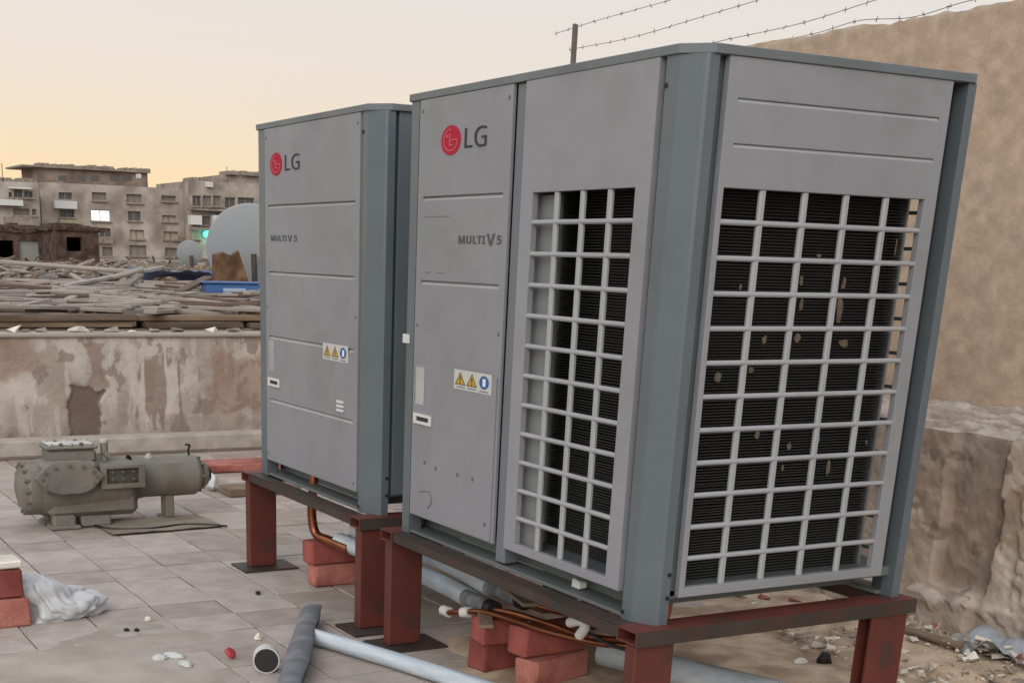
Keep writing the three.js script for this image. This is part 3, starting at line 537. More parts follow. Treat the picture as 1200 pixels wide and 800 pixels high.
{ // pipe run along both units
  const zA = -0.2, mk = (n, l, c, g, m) => tag(mesh(n, g, m), l, c);
  mk('insulated_pipe', 'pale wrapped pipe, upper of the pair running between the two stands', 'pipe', tube([[-2.3, 0.27, -0.22], [-1.9, 0.285, -0.23], [-1.5, 0.28, -0.25], [-1.22, 0.26, -0.25]], 0.036, 40, 14), M.foam);
  mk('insulated_pipe', 'pale wrapped pipe, lower of the pair running between the two stands', 'pipe', tube([[-2.32, 0.225, -0.15], [-1.9, 0.215, -0.2], [-1.5, 0.205, -0.22], [-1.26, 0.195, -0.22]], 0.036, 40, 14), M.foam);
  const s1 = thing('foam_sleeve', 'grey foam sleeve with a black cut end on the upper copper pipe', 'pipe sleeve');
  mesh('sleeve', tube([[-1.2, 0.262, -0.25], [-1.02, 0.262, -0.25]], 0.032, 4, 14), M.greyfoam, s1); mesh('cut_end', cyl([-1.02, 0.262, -0.25], [-0.985, 0.262, -0.25], 0.033), M.black, s1);
  const s2 = thing('foam_sleeve', 'grey foam sleeve with a black cut end on the lower copper pipe', 'pipe sleeve');
  mesh('sleeve', tube([[-1.26, 0.22, -0.17], [-1.1, 0.222, -0.17]], 0.03, 4, 14), M.greyfoam, s2); mesh('cut_end', cyl([-1.1, 0.222, -0.17], [-1.055, 0.222, -0.17], 0.031), M.black, s2);
  const p1 = thing('copper_pipe', 'copper pipe with white tape running over the short brick stack', 'pipe');
  mesh('tube', tube([[-1.3, 0.16, -0.1], [-1.2, 0.185, -0.1], [-1.08, 0.212, -0.13], [-0.9, 0.215, -0.17], [-0.7, 0.22, -0.2], [-0.5, 0.23, -0.28], [-0.4, 0.26, -0.36], [-0.37, 0.5, -0.4]], 0.011, 80, 10), M.copper, p1);
  for (const [a, b] of [[[-1.3, 0.17, -0.1], [-1.255, 0.172, -0.1]], [[-1.17, 0.192, -0.105], [-1.135, 0.2, -0.115]]]) mesh('tape', cyl(a, b, 0.019), M.white, p1);
  mk('copper_pipe', 'copper pipe lying beside the taped one on the bricks', 'pipe', tube([[-1.06, 0.222, -0.17], [-0.95, 0.228, -0.2], [-0.8, 0.224, -0.24], [-0.62, 0.226, -0.27], [-0.55, 0.24, -0.4], [-0.54, 0.5, -0.45]], 0.011, 60, 10), M.copper);
  mk('copper_pipe', 'copper pipe leaving the upper grey sleeve towards the large unit', 'pipe', tube([[-0.99, 0.262, -0.25], [-0.8, 0.26, -0.3], [-0.7, 0.262, -0.4], [-0.68, 0.5, -0.45]], 0.013, 40, 10), M.copper);
  mk('copper_pipe', 'copper riser bending up into the smaller unit from the brick stack', 'pipe', tube([[-2.2, 0.215, -0.14], [-2.36, 0.222, -0.12], [-2.45, 0.235, -0.1], [-2.47, 0.3, -0.09], [-2.47, 0.5, -0.1]], 0.02, 50, 12), M.copper);
  mk('pipe_elbow', 'white plastic pipe elbow hanging below the large unit', 'pipe elbow', tube([onZ(668, 729, -0.12), onZ(682, 728, -0.12), onZ(686, 734, -0.12), onZ(679, 745, -0.12)], 0.016, 20, 12), M.white);
  mk('drain_cable', 'thin dark cable running from the white elbow to the front rail', 'cable', tube([onZ(684, 738, -0.13), onZ(700, 747, -0.14), onZ(720, 757, -0.15), onZ(745, 764, -0.16)], 0.006, 30, 8), M.black);
  const a = gp(706, 764, 0.06), b = gp(850, 800, 0.05), d = b.clone().sub(a), e = b.clone().addScaledVector(d, 0.4);
  mk('drain_pipe', 'pale blue plastic drain pipe passing behind the front corner leg', 'pipe', tube([[a.x, 0.062, a.z], [(a.x + b.x) / 2, 0.056, (a.z + b.z) / 2], [b.x, 0.05, b.z], [e.x, 0.05, e.z]], 0.05, 30, 16), M.foam);
  mk('wood_offcut', 'thin wood offcut lying across the copper pipes', 'wood piece', (() => { const g = cbox(-0.1, 0.1, 0, 0.012, -0.03, 0.03, 0.002); g.rotateY(-0.25); g.translate(-0.93, 0.285, -0.2); return g; })(), M.wood[3]);
  mk('wood_offcut', 'broken wood strip below the grey foam sleeves', 'wood piece', (() => { const g = cbox(-0.09, 0.09, 0, 0.012, -0.025, 0.025, 0.002); g.rotateY(-0.5); g.translate(-1.0, 0.2, -0.1); return g; })(), M.wood[3]);
}
{ // things lying on the tiles in front
  const a = gp(362, 745, 0.03), b = gp(552, 802, 0.03), d = b.clone().sub(a), e = b.clone().addScaledVector(d, 0.6), m = a.clone().lerp(b, 0.5);
  tag(mesh('insulated_pipe', tube([[a.x, 0.033, a.z], [m.x, 0.031, m.z - 0.012], [b.x, 0.031, b.z], [e.x, 0.031, e.z + 0.03]], 0.03, 60, 16), M.foam), 'pale wrapped pipe lying loose on the floor tiles', 'pipe');
  const p = gp(366, 712, 0.06), q = gp(338, 806, 0.05), r = q.clone().add(q.clone().sub(p).multiplyScalar(0.4));
  const s = thing('foam_tube', 'dark grey split foam tube lying on the tiles across the pale pipe', 'foam tube');
  const A = new THREE.Vector3(p.x, 0.05, p.z), Bq = new THREE.Vector3(r.x, 0.044, r.z), len = A.distanceTo(Bq), arc = new THREE.Shape();
  arc.absarc(0, 0, 0.042, 0.5, 5.6, false); arc.absarc(0, 0, 0.028, 5.6, 0.5, true);
  const fg = new THREE.ExtrudeGeometry(arc, { depth: len, bevelEnabled: false, curveSegments: 18, steps: 24 }), fp = fg.attributes.position;
  for (let i = 0; i < fp.count; i++) { const z = fp.getZ(i), k = 0.85 + 0.3 * fbm(z * 4, 1, 925, 3); fp.setXYZ(i, fp.getX(i) * 1.05 * k + 0.012 * (fbm(z * 3, 5, 926, 3) - 0.5), fp.getY(i) * 0.72 * k + 0.01 * (fbm(z * 5, 9, 927, 3) - 0.5), z - (z < 0.01 ? fp.getX(i) * 0.7 : 0)); }
  fg.computeVertexNormals(); const sl = mesh('sleeve', tri(fg, 2), M.greyfoam, s); sl.position.copy(A); sl.lookAt(Bq);
  const c = gp(312, 787, 0), rg = thing('tape_roll', 'black tape roll with a white rim lying by the foam tube', 'tape roll', [c.x, 0.045, c.z]);
  const ax = camera.position.clone().sub(rg.position).setY(0.35).normalize(), e0 = ax.clone().multiplyScalar(-0.045), e1 = ax.clone().multiplyScalar(0.02), e2 = ax.clone().multiplyScalar(0.024);
  mesh('rim', cyl(e0.toArray(), e1.toArray(), 0.046, 0.046, 28), M.white, rg); mesh('tape', cyl(e1.toArray(), e2.toArray(), 0.042, 0.04, 28), M.black, rg);
  const cap = gp(269, 772), cg = new THREE.LatheGeometry([[0, 0.014], [0.018, 0.014], [0.022, 0.01], [0.023, 0], [0.02, 0], [0.018, 0.009], [0, 0.01]].map((v) => new THREE.Vector2(...v)), 24);
  const cm = mesh('bottle_cap', cg, std({ color: lin(0.42, 0.05, 0.06), roughness: 0.5 })); cm.position.set(cap.x, 0.02, cap.z); cm.rotation.set(0.3, 0.9, -1.0); tag(cm, 'small red bottle cap on the tiles near the tape roll', 'bottle cap');
  const scrap = (name, u, v, sx, sz, h, mat, label, cat) => {   // crumpled scrap
    const o = gp(u, v), gg = new THREE.IcosahedronGeometry(1, 3), P = gg.attributes.position;
    for (let i = 0; i < P.count; i++) { const x = P.getX(i), y = P.getY(i), z = P.getZ(i), k = 0.65 + 0.7 * fbm(x * 2 + 5 + u, z * 2 + y * 2 + v, 900, 4); P.setXYZ(i, x * sx * k, Math.max(y * k, -0.35) * h, z * sz * k); }
    gg.computeVertexNormals(); const mm = mesh(name, tri(gg, 4), mat); mm.position.set(o.x, h * 0.36, o.z); mm.rotation.y = u; return tag(mm, label, cat);
  };
  M.foil = std({ color: lin(0.55, 0.55, 0.53), roughness: 0.35, metalness: 0.3 });
  scrap('foil_scrap', 186, 772, 0.03, 0.02, 0.012, M.foil, 'crumpled silver scrap beside the larger scraps on the tiles', 'scrap');
  scrap('foil_scrap', 205, 770, 0.045, 0.022, 0.013, M.foil, 'long crumpled silver scrap, the largest on the tiles', 'scrap');
  scrap('foil_scrap', 217, 780, 0.032, 0.022, 0.014, M.foil, 'crumpled silver scrap in front of the largest scrap', 'scrap');
  scrap('white_pebble', 302, 749, 0.014, 0.012, 0.016, M.chalk, 'small white pebble near the foam tube', 'pebble');
  scrap('white_pebble', 173, 727, 0.014, 0.012, 0.012, M.chalk, 'small white pebble on the tiles behind the dark crumbs', 'pebble');
  scrap('dark_crumb', 148, 739, 0.014, 0.01, 0.008, M.dark, 'dark crumb lying beside its twin on the tiles by the bag', 'crumb', 1).userData.group = 'dark crumbs by the bag';
  scrap('dark_crumb', 160, 739, 0.014, 0.01, 0.008, M.dark, 'dark crumb lying beside its twin on the tiles by the bag', 'crumb', 1).userData.group = 'dark crumbs by the bag';
  scrap('dark_crumb', 302, 696, 0.012, 0.01, 0.012, M.dark, 'dark crumb on the tile below the rear base plate', 'crumb');
  scrap('paper_scrap', 938, 777, 0.03, 0.022, 0.014, M.chalk, 'crumpled white paper scrap beside the black stone', 'paper');
  scrap('black_stone', 966, 778, 0.026, 0.024, 0.034, M.black, 'black stone on the dusty floor behind the large unit', 'stone');
  { const w = onZ(678, 684, -0.06), m = mesh('paper_scrap', cbox(-0.022, 0.022, 0, 0.026, -0.015, 0.015, 0.004, 0.004), M.white); m.position.set(w.x, 0.4535, w.z); tag(m, 'white paper scrap on the base rail under the front grille', 'paper'); }
  // plastic bag
  const bc = gp(78, 722), bg = new THREE.IcosahedronGeometry(1, 24), B = bg.attributes.position;
  for (let i = 0; i < B.count; i++) {
    const x = B.getX(i), y = B.getY(i), z = B.getZ(i), a1 = fbm(x * 1.6 + 3, z * 1.6 + y * 1.9, 950, 2), rid = Math.abs(fbm(x * 3 + y * 2 + 8, z * 3 - y, 960, 4) - 0.5) * 2;
    const k = 0.72 + 0.5 * a1 - 0.13 * Math.pow(1 - rid, 3); const yy = Math.max(y, -0.55);
    B.setXYZ(i, x * 0.12 * k, (yy * k + 0.42) * 0.115 * (0.72 + 0.55 * sstep(-0.4, 0.9, z)), z * 0.19 * k);
  }
  const bag = mesh('plastic_bag', mergeVertices(bg.deleteAttribute('normal').deleteAttribute('uv'), 1e-5), phy({ color: lin(0.66, 0.67, 0.69), roughness: 0.4, transmission: 0.3, thickness: 0, clearcoat: 0.4 })); bag.geometry.computeVertexNormals(); bag.position.set(bc.x - 0.03, 0.004, bc.z + 0.02); tag(bag, 'crumpled white plastic bag beside the two red bricks', 'plastic bag');
}

// ------------------------------------------------------------------ the old compressor
{
  const CX = -4.22, Z = (u) => 0.805 - (u - 20) * 0.0046, Y = (v) => 0.059 + (606 - v) * 0.00408;
  const t = thing('compressor', 'old grey cast iron refrigeration compressor lying by the stained parapet', 'compressor', [CX, 0, 0]);
  const lathe = (pts, yc) => { const g = new THREE.LatheGeometry(pts.map(([z, r]) => new THREE.Vector2(r, z)), 40); g.rotateX(Math.PI / 2); g.translate(0, yc, 0); return g; };
  const body = mesh('crankcase', tri(join(
    lathe([[Z(152), 0.001], [Z(152), 0.125], [Z(140), 0.14], [Z(60), 0.15], [Z(46), 0.145], [Z(38), 0.125]].map(([a, b]) => [a, b]), 0.2),
    cbox(-0.13, 0.125, 0.052, 0.2, Z(152), Z(48), 0.03))), M.castiron, t);
  const cover = mesh('end_cover', tri(lathe([[Z(44), 0.138], [Z(31), 0.138], [Z(28), 0.128], [Z(22), 0.095], [Z(19), 0.04], [Z(19) + 0.002, 0.001]], 0.2)), M.castiron, t);
  for (let k = 0; k < 14; k++) { const a = k / 14 * 6.283, x = Math.cos(a) * 0.126, y = 0.2 + Math.sin(a) * 0.126; mesh('bolt', cyl([x, y, Z(30)], [x, y, Z(24)], 0.012, 0.011, 6), M.castiron, cover); }
  // side cylinder head, lens shaped cover
  mesh('cylinder_block', cbox(0.05, 0.175, Y(574), Y(536), Z(104), Z(42), 0.02), M.castiron, t);
  const ls = new THREE.Shape(); const rx = 0.168, ry = 0.078; ls.moveTo(-rx, 0); ls.bezierCurveTo(-rx * 0.55, ry * 1.15, -rx * 0.3, ry, 0, ry); ls.bezierCurveTo(rx * 0.3, ry, rx * 0.55, ry * 1.15, rx, 0); ls.bezierCurveTo(rx * 0.55, -ry * 1.15, rx * 0.3, -ry, 0, -ry); ls.bezierCurveTo(-rx * 0.3, -ry, -rx * 0.55, -ry * 1.15, -rx, 0);
  const lg = new THREE.ExtrudeGeometry(ls, { depth: 0.022, bevelEnabled: true, bevelSize: 0.006, bevelThickness: 0.006, bevelSegments: 2, curveSegments: 12 }); lg.rotateY(Math.PI / 2); lg.rotateZ(0.16); lg.translate(0.175, Y(554), Z(70));
  const head = mesh('cylinder_head', tri(lg), M.castiron, t);
  for (let k = 0; k < 12; k++) { const a = k / 12 * 6.283, z = Z(70) + Math.cos(a) * rx * 0.84, y = Y(554) + Math.sin(a) * ry * 0.8; mesh('bolt', cyl([0.195, y, z], [0.212, y, z], 0.0085, 0.008, 6), M.castiron, head); }
  const th = mesh('top_head', tri(join(cbox(-0.07, 0.07, Y(540), Y(524), Z(108), Z(53), 0.012), cbox(-0.078, 0.078, Y(524) + 0.001, Y(518), Z(110), Z(51), 0.008))), M.castiron, t);
  mesh('head_plate', cbox(-0.068, 0.068, Y(518) + 0.0005, Y(518) + 0.006, Z(106), Z(55), 0.004), M.castlight, th);
  for (let k = 0; k < 5; k++) for (const x of [-0.06, 0.068]) { const z = Z(57 + k * 11.5); mesh('bolt', cyl([x, Y(518), z], [x, Y(515), z], 0.011, 0.01, 6), k % 2 ? M.castiron : M.castlight, th); }
  const v = mesh('service_valve', tri(join(cyl([0.04, Y(545), Z(119)], [0.04, Y(517), Z(119)], 0.02), cyl([0.04, Y(530), Z(119)], [0.1, Y(530), Z(119)], 0.014))), M.castiron, t);
  mesh('valve_cap', cyl([0.04, Y(517), Z(119)], [0.04, Y(512.5), Z(119)], 0.024), M.castlight, v);
  // terminal box with open front
  const tb = new THREE.Group(); tb.name = 'terminal_box'; t.add(tb);
  mesh('casing', cbox(0.04, 0.155, Y(572), Y(540), Z(157), Z(106), 0.012), M.castiron, tb);
  const rimS = sheet(-Z(106), -Z(157), Y(571), Y(541), 0.022, [[-Z(113), -Z(150), Y(565), Y(546)]], 0.004); rimS.rotateY(Math.PI / 2); rimS.translate(0.178, 0, 0); mesh('rim', tri(rimS), M.castiron, tb);
  mesh('terminal_plate', box(0.1553, 0.159, Y(566), Y(545), Z(150), Z(113)), std({ map: grainTex(972, [58, 56, 52], [96, 92, 84], 9, 0.4), roughness: 0.8 }), tb);
  for (let i = 0; i < 3; i++) for (let j = 0; j < 2; j++) { const z = Z(120 + i * 12), y = Y(550.5 + j * 9); mesh('terminal', cyl([0.158, y, z], [0.176, y, z], 0.009, 0.007, 8), M.castiron, tb); }
  // motor barrel
  const yb = Y(564.5); mesh('motor_barrel', tri(lathe([[Z(236), 0.06], [Z(234), 0.078], [Z(229), 0.1], [Z(226), 0.108], [Z(192), 0.11], [Z(191), 0.107], [Z(166), 0.107], [Z(150), 0.118]], yb)), M.castiron, t);
  const bell = mesh('end_bell', tri(lathe([[Z(243), 0.001], [Z(243), 0.055], [Z(241), 0.066], [Z(235), 0.078]], yb)), M.castiron, t);
  mesh('seal_ring', tri(lathe([[Z(246.5), 0.001], [Z(246.5), 0.038], [Z(243) - 0.0005, 0.042], [Z(243) - 0.0005, 0.001]], yb)), M.black, bell);
  for (let k = 0; k < 8; k++) { const a = k / 8 * 6.283, x = Math.cos(a) * 0.088, y = yb + Math.sin(a) * 0.088; mesh('bolt', cyl([x, y, Z(231)], [x, y, Z(236)], 0.009, 0.008, 6), M.castiron, bell); }
  mesh('sight_plug', join(cyl([0.02, Y(540), Z(172)], [0.02, Y(537), Z(172)], 0.022), cyl([0.02, Y(537), Z(172)], [0.02, Y(534), Z(172)], 0.014)), M.castlight, t);
  mesh('motor_lead', tube([[0.01, Y(542), Z(222)], [0.02, Y(531), Z(220)], [0.03, Y(525), Z(221)], [0.03, Y(524), Z(216)]], 0.006, 20, 7), M.black, t);
  mesh('support_leg', tri(join(cbox(-0.05, 0.05, 0.01, Y(588), Z(199), Z(189), 0.006), cbox(-0.09, 0.09, 0, 0.012, Z(202), Z(186), 0.003))), M.castiron, t);
  for (const x of [-0.11, 0.07]) mesh('foot', tri(join(cbox(x, x + 0.07, 0, 0.07, Z(78), Z(52), 0.012), cbox(x - 0.02, x + 0.09, 0, 0.02, Z(82), Z(48), 0.006))), M.castiron, t);
  mesh('foot', tri(cbox(-0.12, 0.14, 0.004, 0.06, Z(118), Z(84), 0.01)), M.castiron, t);
  // sheet and cable on the floor below it
  const sg = new THREE.PlaneGeometry(0.36, 0.6, 24, 40); sg.rotateX(-Math.PI / 2); const sp = sg.attributes.position;
  for (let i = 0; i < sp.count; i++) sp.setY(i, 0.005 + 0.012 * fbm(sp.getX(i) * 7, sp.getZ(i) * 7, 970, 4));
  sg.computeVertexNormals(); const under = sg.clone(); under.translate(0, -0.003, 0);
  const sm = mesh('cardboard_sheet', tri(join(sg, under)), std({ map: grainTex(975, [122, 112, 100], [158, 146, 130], 6, 0.3), roughness: 1 })); sm.position.set(-4.02, 0, 0.13); sm.rotation.y = 0.05; tag(sm, 'dirty brown sheet on the floor under the compressor motor', 'sheet');
  const c = [[104, 616], [130, 622], [170, 622], [215, 617], [240, 617], [266, 619]].map(([u, w]) => { const q = gp(u, w); return [q.x, 0.012, q.z]; });
  tag(mesh('floor_cable', tube(c, 0.006, 60, 7), M.black), 'thin dark cable curling over the tiles in front of the compressor', 'cable');
  const pp = gp(252, 576); const pm = mesh('paper_scrap', cbox(-0.05, 0.05, 0, 0.09, -0.035, 0.035, 0.02, 0.012), M.white); pm.position.set(pp.x - 0.05, 0.002, pp.z); tag(pm, 'white paper wad at the motor end of the compressor', 'paper');
  const w1 = gp(292, 578); const wm = mesh('wood_plank', cbox(-0.1, 0.1, 0, 0.045, -0.3, 0.16, 0.004), M.wood[3]); wm.position.set(w1.x, 0.002, w1.z); tag(wm, 'short brown plank on the tiles by the rear leg', 'plank');
  const b1 = gp(275, 551); const bm = mesh('clay_slab', cbox(-0.13, 0.13, 0, 0.05, -0.42, 0.26, 0.006), M.brick[1]); bm.position.set(b1.x - 0.05, 0.002, b1.z); tag(bm, 'flat reddish clay slab at the foot of the parapet', 'slab');
}

// ------------------------------------------------------------------ rubble along the tall wall
{
  const g = [];
  for (let i = 0; i < 1700; i++) {
    const x = rnd() < 0.75 ? rr(-1.05, 0.35) : rr(-2.8, 0.4), z = -1.99 + Math.pow(rnd(), 2.4) * 0.6, w = Math.pow(rnd(), 3.5) * 0.034 + 0.005, pts = [];
    for (let j = 0; j < 8; j++) pts.push(new THREE.Vector3(rr(-1, 1) * w, rr(-0.35, 0.35) * w, rr(-0.6, 0.6) * w));
    const q = new ConvexGeometry(pts); q.rotateY(rr(0, 6)); q.rotateZ(rr(-0.3, 0.3)); q.translate(x, 0.018 + w * 0.2 + 0.05 * sstep(-1.75, -2.0, z) * rnd(), z); g.push(q);
  }
  const third = Math.floor(g.length / 3);
  [[M.stone, 'grey brown rubble'], [M.chalk, 'pale plaster crumbs'], [M.brick[1], 'red brick crumbs']].forEach(([m, w], k) => {
    const o = mesh('rubble', tri(join(g.slice(k * third, (k === 2 ? k + 0.18 : k + 1) * third)), 2), m); o.userData.kind = 'stuff'; tag(o, w + ' scattered along the foot of the tall wall', 'rubble');
  });
  const a = gp(1062, 738, 0.05), b = gp(1128, 757, 0.05), st = mesh('wood_stick', tube([a.toArray(), b.toArray()], 0.016, 3, 8), M.wood[3]); tag(st, 'pale wooden stick leaning at the foot of the tall wall', 'stick');
  const pg = new THREE.PlaneGeometry(0.5, 0.34, 50, 34); pg.rotateX(-Math.PI / 2); const P = pg.attributes.position;
  for (let i = 0; i < P.count; i++) { const x = P.getX(i), z = P.getZ(i); P.setY(i, 0.02 + 0.2 * Math.abs(fbm(x * 6, z * 6, 990, 4) - 0.42) + 0.09 * sstep(0.1, -0.17, z)); }
  pg.computeVertexNormals(); const c = gp(1188, 768), tarp = mesh('plastic_sheet', tri(pg), phy({ color: lin(0.3, 0.33, 0.36), roughness: 0.5, clearcoat: 0.2 })); tarp.position.set(c.x + 0.05, 0, c.z + 0.06); tag(tarp, 'crumpled pale blue plastic sheet at the foot of the tall wall', 'plastic sheet');
}

// ------------------------------------------------------------------ neighbouring roof with timber, dishes and huts
struct('neighbouring_roof', box(-95, PX - 0.24, 0.2, 0.7, -75, 40), M.stone);
for (let i = 0; i < 11; i++) {                                  // lumps of plaster on the parapet
  const u = [16, 30, 46, 92, 100, 129, 152, 178, 206, 246, 272][i], s = [0.06, 0.05, 0.05, 0.1, 0.07, 0.06, 0.035, 0.045, 0.06, 0.05, 0.06][i], p = onX(u, 388, PX - 0.1), pts = [];
  for (let j = 0; j < 14; j++) pts.push(new THREE.Vector3(rr(-0.7, 0.7) * s, (rr(-0.3, 0.2) + (j % 4 ? 0 : rr(0, 0.5))) * s, rr(-1, 1) * s));
  const q = new ConvexGeometry(pts); const m = mesh('plaster_lump', tri(q, 2), i % 3 ? M.stone : M.chalk); m.position.set(PX - 0.06, 0.83 + s * 0.2, p.z); tag(m, 'pale lump of broken plaster on top of the low parapet', 'plaster lump', 'plaster lumps along the parapet');
}
{ // timber stack: long weathered planks lying parallel to the parapet
  const looks = [['grey', 0], ['pale', 2], ['tan', 3]];
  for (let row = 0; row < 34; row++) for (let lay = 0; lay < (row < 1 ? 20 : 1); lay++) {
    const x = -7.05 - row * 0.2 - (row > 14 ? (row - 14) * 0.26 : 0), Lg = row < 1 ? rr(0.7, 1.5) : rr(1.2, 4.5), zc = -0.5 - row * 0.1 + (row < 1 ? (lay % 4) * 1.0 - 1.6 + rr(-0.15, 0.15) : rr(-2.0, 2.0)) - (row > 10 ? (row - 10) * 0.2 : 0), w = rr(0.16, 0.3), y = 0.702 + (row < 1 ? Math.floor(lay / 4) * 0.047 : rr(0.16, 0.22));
    const dark = row < 1, [word, k] = dark ? ['dark brown', rnd() < 0.75 ? 1 : 3] : looks[Math.floor(rnd() * 2.4)];  // front row gets darker wood: shade of the stack edge painted in
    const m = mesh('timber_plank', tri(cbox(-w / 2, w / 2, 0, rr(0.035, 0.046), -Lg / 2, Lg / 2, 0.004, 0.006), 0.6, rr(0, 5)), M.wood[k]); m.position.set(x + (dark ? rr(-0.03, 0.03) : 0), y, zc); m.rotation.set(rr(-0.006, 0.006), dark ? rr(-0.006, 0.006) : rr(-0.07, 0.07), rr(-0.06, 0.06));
    tag(m, dark ? `${['bottom', 'second', 'middle', 'fourth', 'top'][Math.floor(lay / 4)]} layer plank, shade painted in as dark brown, in the timber stack edge facing the parapet` : `${Lg > 3.4 ? 'long' : Lg > 2.2 ? 'medium' : 'short'} ${w > 0.25 ? 'wide' : w > 0.2 ? 'middling' : 'narrow'} weathered ${word} plank on the timber stack`, 'plank', 'planks in the timber stack');
  }
  const fill = []; for (let i = 0; i < 420; i++) { const x = rr(-16, -7.1), L = rr(0.2, 1.6), w = rr(0.03, 0.12), q = cbox(-w / 2, w / 2, 0, 0.025, -L / 2, L / 2, 0.003); q.rotateX(rr(-0.05, 0.05)); q.rotateY(rr(-1.2, 1.2)); q.translate(x, rr(0.9, 0.96), -0.6 + (x + 7) * 0.33 + rr(-1.6, 1.6)); fill.push(q); }
  const half = 280; [[fill.slice(0, half), M.wood[2], 'pale splinters and laths strewn over the timber stack'], [fill.slice(half), M.wood[1], 'dark splinters and laths strewn over the timber stack']].forEach(([f, m, l]) => { const o = mesh('splinters', tri(join(f), 0.6), m); o.userData.kind = 'stuff'; tag(o, l, 'splinters'); });
}
{
  const pole = (name, u0, v0, u1, v1, y0, y1, r, mat, label, cat) => { const a = gp(u0, v0, y0), b = gp(u1, v1, y1); tag(mesh(name, tube([a, a.clone().lerp(b, 0.5), b], r, 8, 8), mat), label, cat); };
  const board = (u0, v0, u1, v1, y0, y1, w, mat, label) => { const a = gp(u0, v0, y0), b = gp(u1, v1, y1), L = a.distanceTo(b), g = tri(cbox(-w / 2, w / 2, -0.018, 0.018, 0, L, 0.005), 0.6), m = mesh('loose_board', g, mat); m.position.copy(a); m.lookAt(b); tag(m, label, 'board'); };
  pole('long_pole', -10, 306, 152, 318, 1.14, 1.05, 0.035, M.wood[2], 'long pale pole lying over the rubbish in front of the brown huts', 'pole');
  pole('long_pole', 112, 331, 168, 315, 0.96, 1.14, 0.035, M.wood[2], 'short pale pole leaning on the rubbish heap', 'pole');
  board(75, 335, 190, 313, 0.97, 1.12, 0.1, M.wood[2], 'pale board rising over the rubbish heap towards the small dish');
  board(146, 335, 164, 322, 0.97, 1.08, 0.1, M.wood[0], 'short grey board leaning beside the rubbish heap');
  board(210, 342, 244, 325, 0.97, 1.1, 0.11, M.wood[1], 'brown board leaning in front of the large dish');
  board(192, 345, 270, 353, 0.97, 0.96, 0.12, M.wood[1], 'brown board lying flat below the blue crate');
  board(110, 347, 205, 357, 0.97, 0.96, 0.1, M.wood[2], 'pale narrow board slanting over the timber stack');
  board(-8, 342, 105, 343, 0.98, 0.97, 0.14, M.wood[2], 'pale board at the near edge of the dark boards');
  board(-8, 333, 60, 338, 1.0, 0.97, 0.5, M.wood[1], 'wide dark board lying on the timber stack');
  board(225, 352, 300, 362, 0.97, 0.96, 0.08, M.wood[2], 'thin pale lath below the blue crate');
  const c = gp(270, 347, 0.92), cr = thing('blue_crate', 'blue plastic crate lying in front of the large dish', 'crate', [c.x, 0.92, c.z]);
  const blue = std({ color: lin(0.05, 0.13, 0.34), roughness: 0.5 });
  mesh('side', cbox(-0.1, 0.1, 0, 0.13, -0.3, 0.3, 0.01), blue, cr); mesh('print', cbox(0.1, 0.103, 0.05, 0.085, -0.14, 0.12, 0.001), std({ color: lin(0.4, 0.48, 0.6), roughness: 0.6 }), cr);
  mesh('rim', join(cbox(-0.12, 0.12, 0.1305, 0.15, -0.32, 0.32, 0.005)), blue, cr);
  const tg = new THREE.PlaneGeometry(1.2, 1.4, 30, 30); tg.rotateX(-Math.PI / 2); const T = tg.attributes.position;
  for (let i = 0; i < T.count; i++) T.setY(i, 0.45 * fbm(T.getX(i) * 2, T.getZ(i) * 2, 993, 4));
  tg.computeVertexNormals(); const tq = gp(207, 328, 0.9), tm = mesh('blue_sheet', tri(tg), std({ color: lin(0.09, 0.12, 0.24), roughness: 0.7 })); tm.position.set(tq.x, 0.74, tq.z); tag(tm, 'crumpled dark blue sheet on the rubbish heap by the small dish', 'sheet');

  // rubbish heap: uncountable broken boards, pipes and lumps
  const hg = [[], [], [], []];
  for (let i = 0; i < 900; i++) {
    const u = rr(-20, 300), v = 306 + rnd() * 19, p = gp(u, v, 0.86), L = Math.pow(rnd(), 1.6) * 1.1 + 0.15, w = rr(0.03, 0.1), q = cbox(-L / 2, L / 2, 0, rr(0.02, 0.06), -w / 2, w / 2, 0.004);
    q.rotateZ(rr(-0.3, 0.3)); q.rotateY(rr(0, 6.28)); q.translate(p.x, 0.74 + rr(0, 0.24), p.z); hg[Math.floor(rnd() * 4)].push(q);
  }
  for (let i = 0; i < 500; i++) { const u = rr(-20, 300), p = gp(u, rr(304, 323), 0.86), s = rr(0.04, 0.2), q = new THREE.IcosahedronGeometry(s, 1); q.scale(1.3, 0.7, 1); q.rotateY(rr(0, 6)); q.translate(p.x, 0.74 + s * 0.3, p.z); hg[rnd() < 0.4 ? 0 : rnd() < 0.5 ? 2 : 1].push(q); }
  ['grey', 'dark brown', 'pale', 'tan'].forEach((w, k) => { const o = mesh('rubbish_heap', tri(join(hg[k]), 0.7), M.wood[k]); o.userData.kind = 'stuff'; tag(o, w + ' broken boards and lumps in the rubbish heap on the next roof', 'rubbish'); });

  // satellite dishes, seen from behind
  function dish(u, v, X, rad, tiltY, tiltX, label, bracket) {
    const p = onX(u, v, X), t = thing('satellite_dish', label, 'satellite dish', [p.x, 0.7, p.z]), y = p.y - 0.7;
    const pts = []; for (let i = 0; i <= 20; i++) { const r = i / 20; pts.push(new THREE.Vector2(r * rad + 0.0005, r * r * rad * 0.13)); } for (let i = 20; i >= 0; i--) { const r = i / 20; pts.push(new THREE.Vector2(r * rad * 0.99 + 0.0005, r * r * rad * 0.13 + 0.012)); }
    const g = new THREE.LatheGeometry(pts, 64); g.translate(0, 0, 0); g.rotateX(Math.PI / 2);   // opens to +z
    const m = mesh('reflector', tri(g), std({ color: lin(0.34, 0.365, 0.385), roughness: 0.7 }), t); m.position.y = y; m.rotation.set(tiltX, tiltY, 0, 'YXZ');
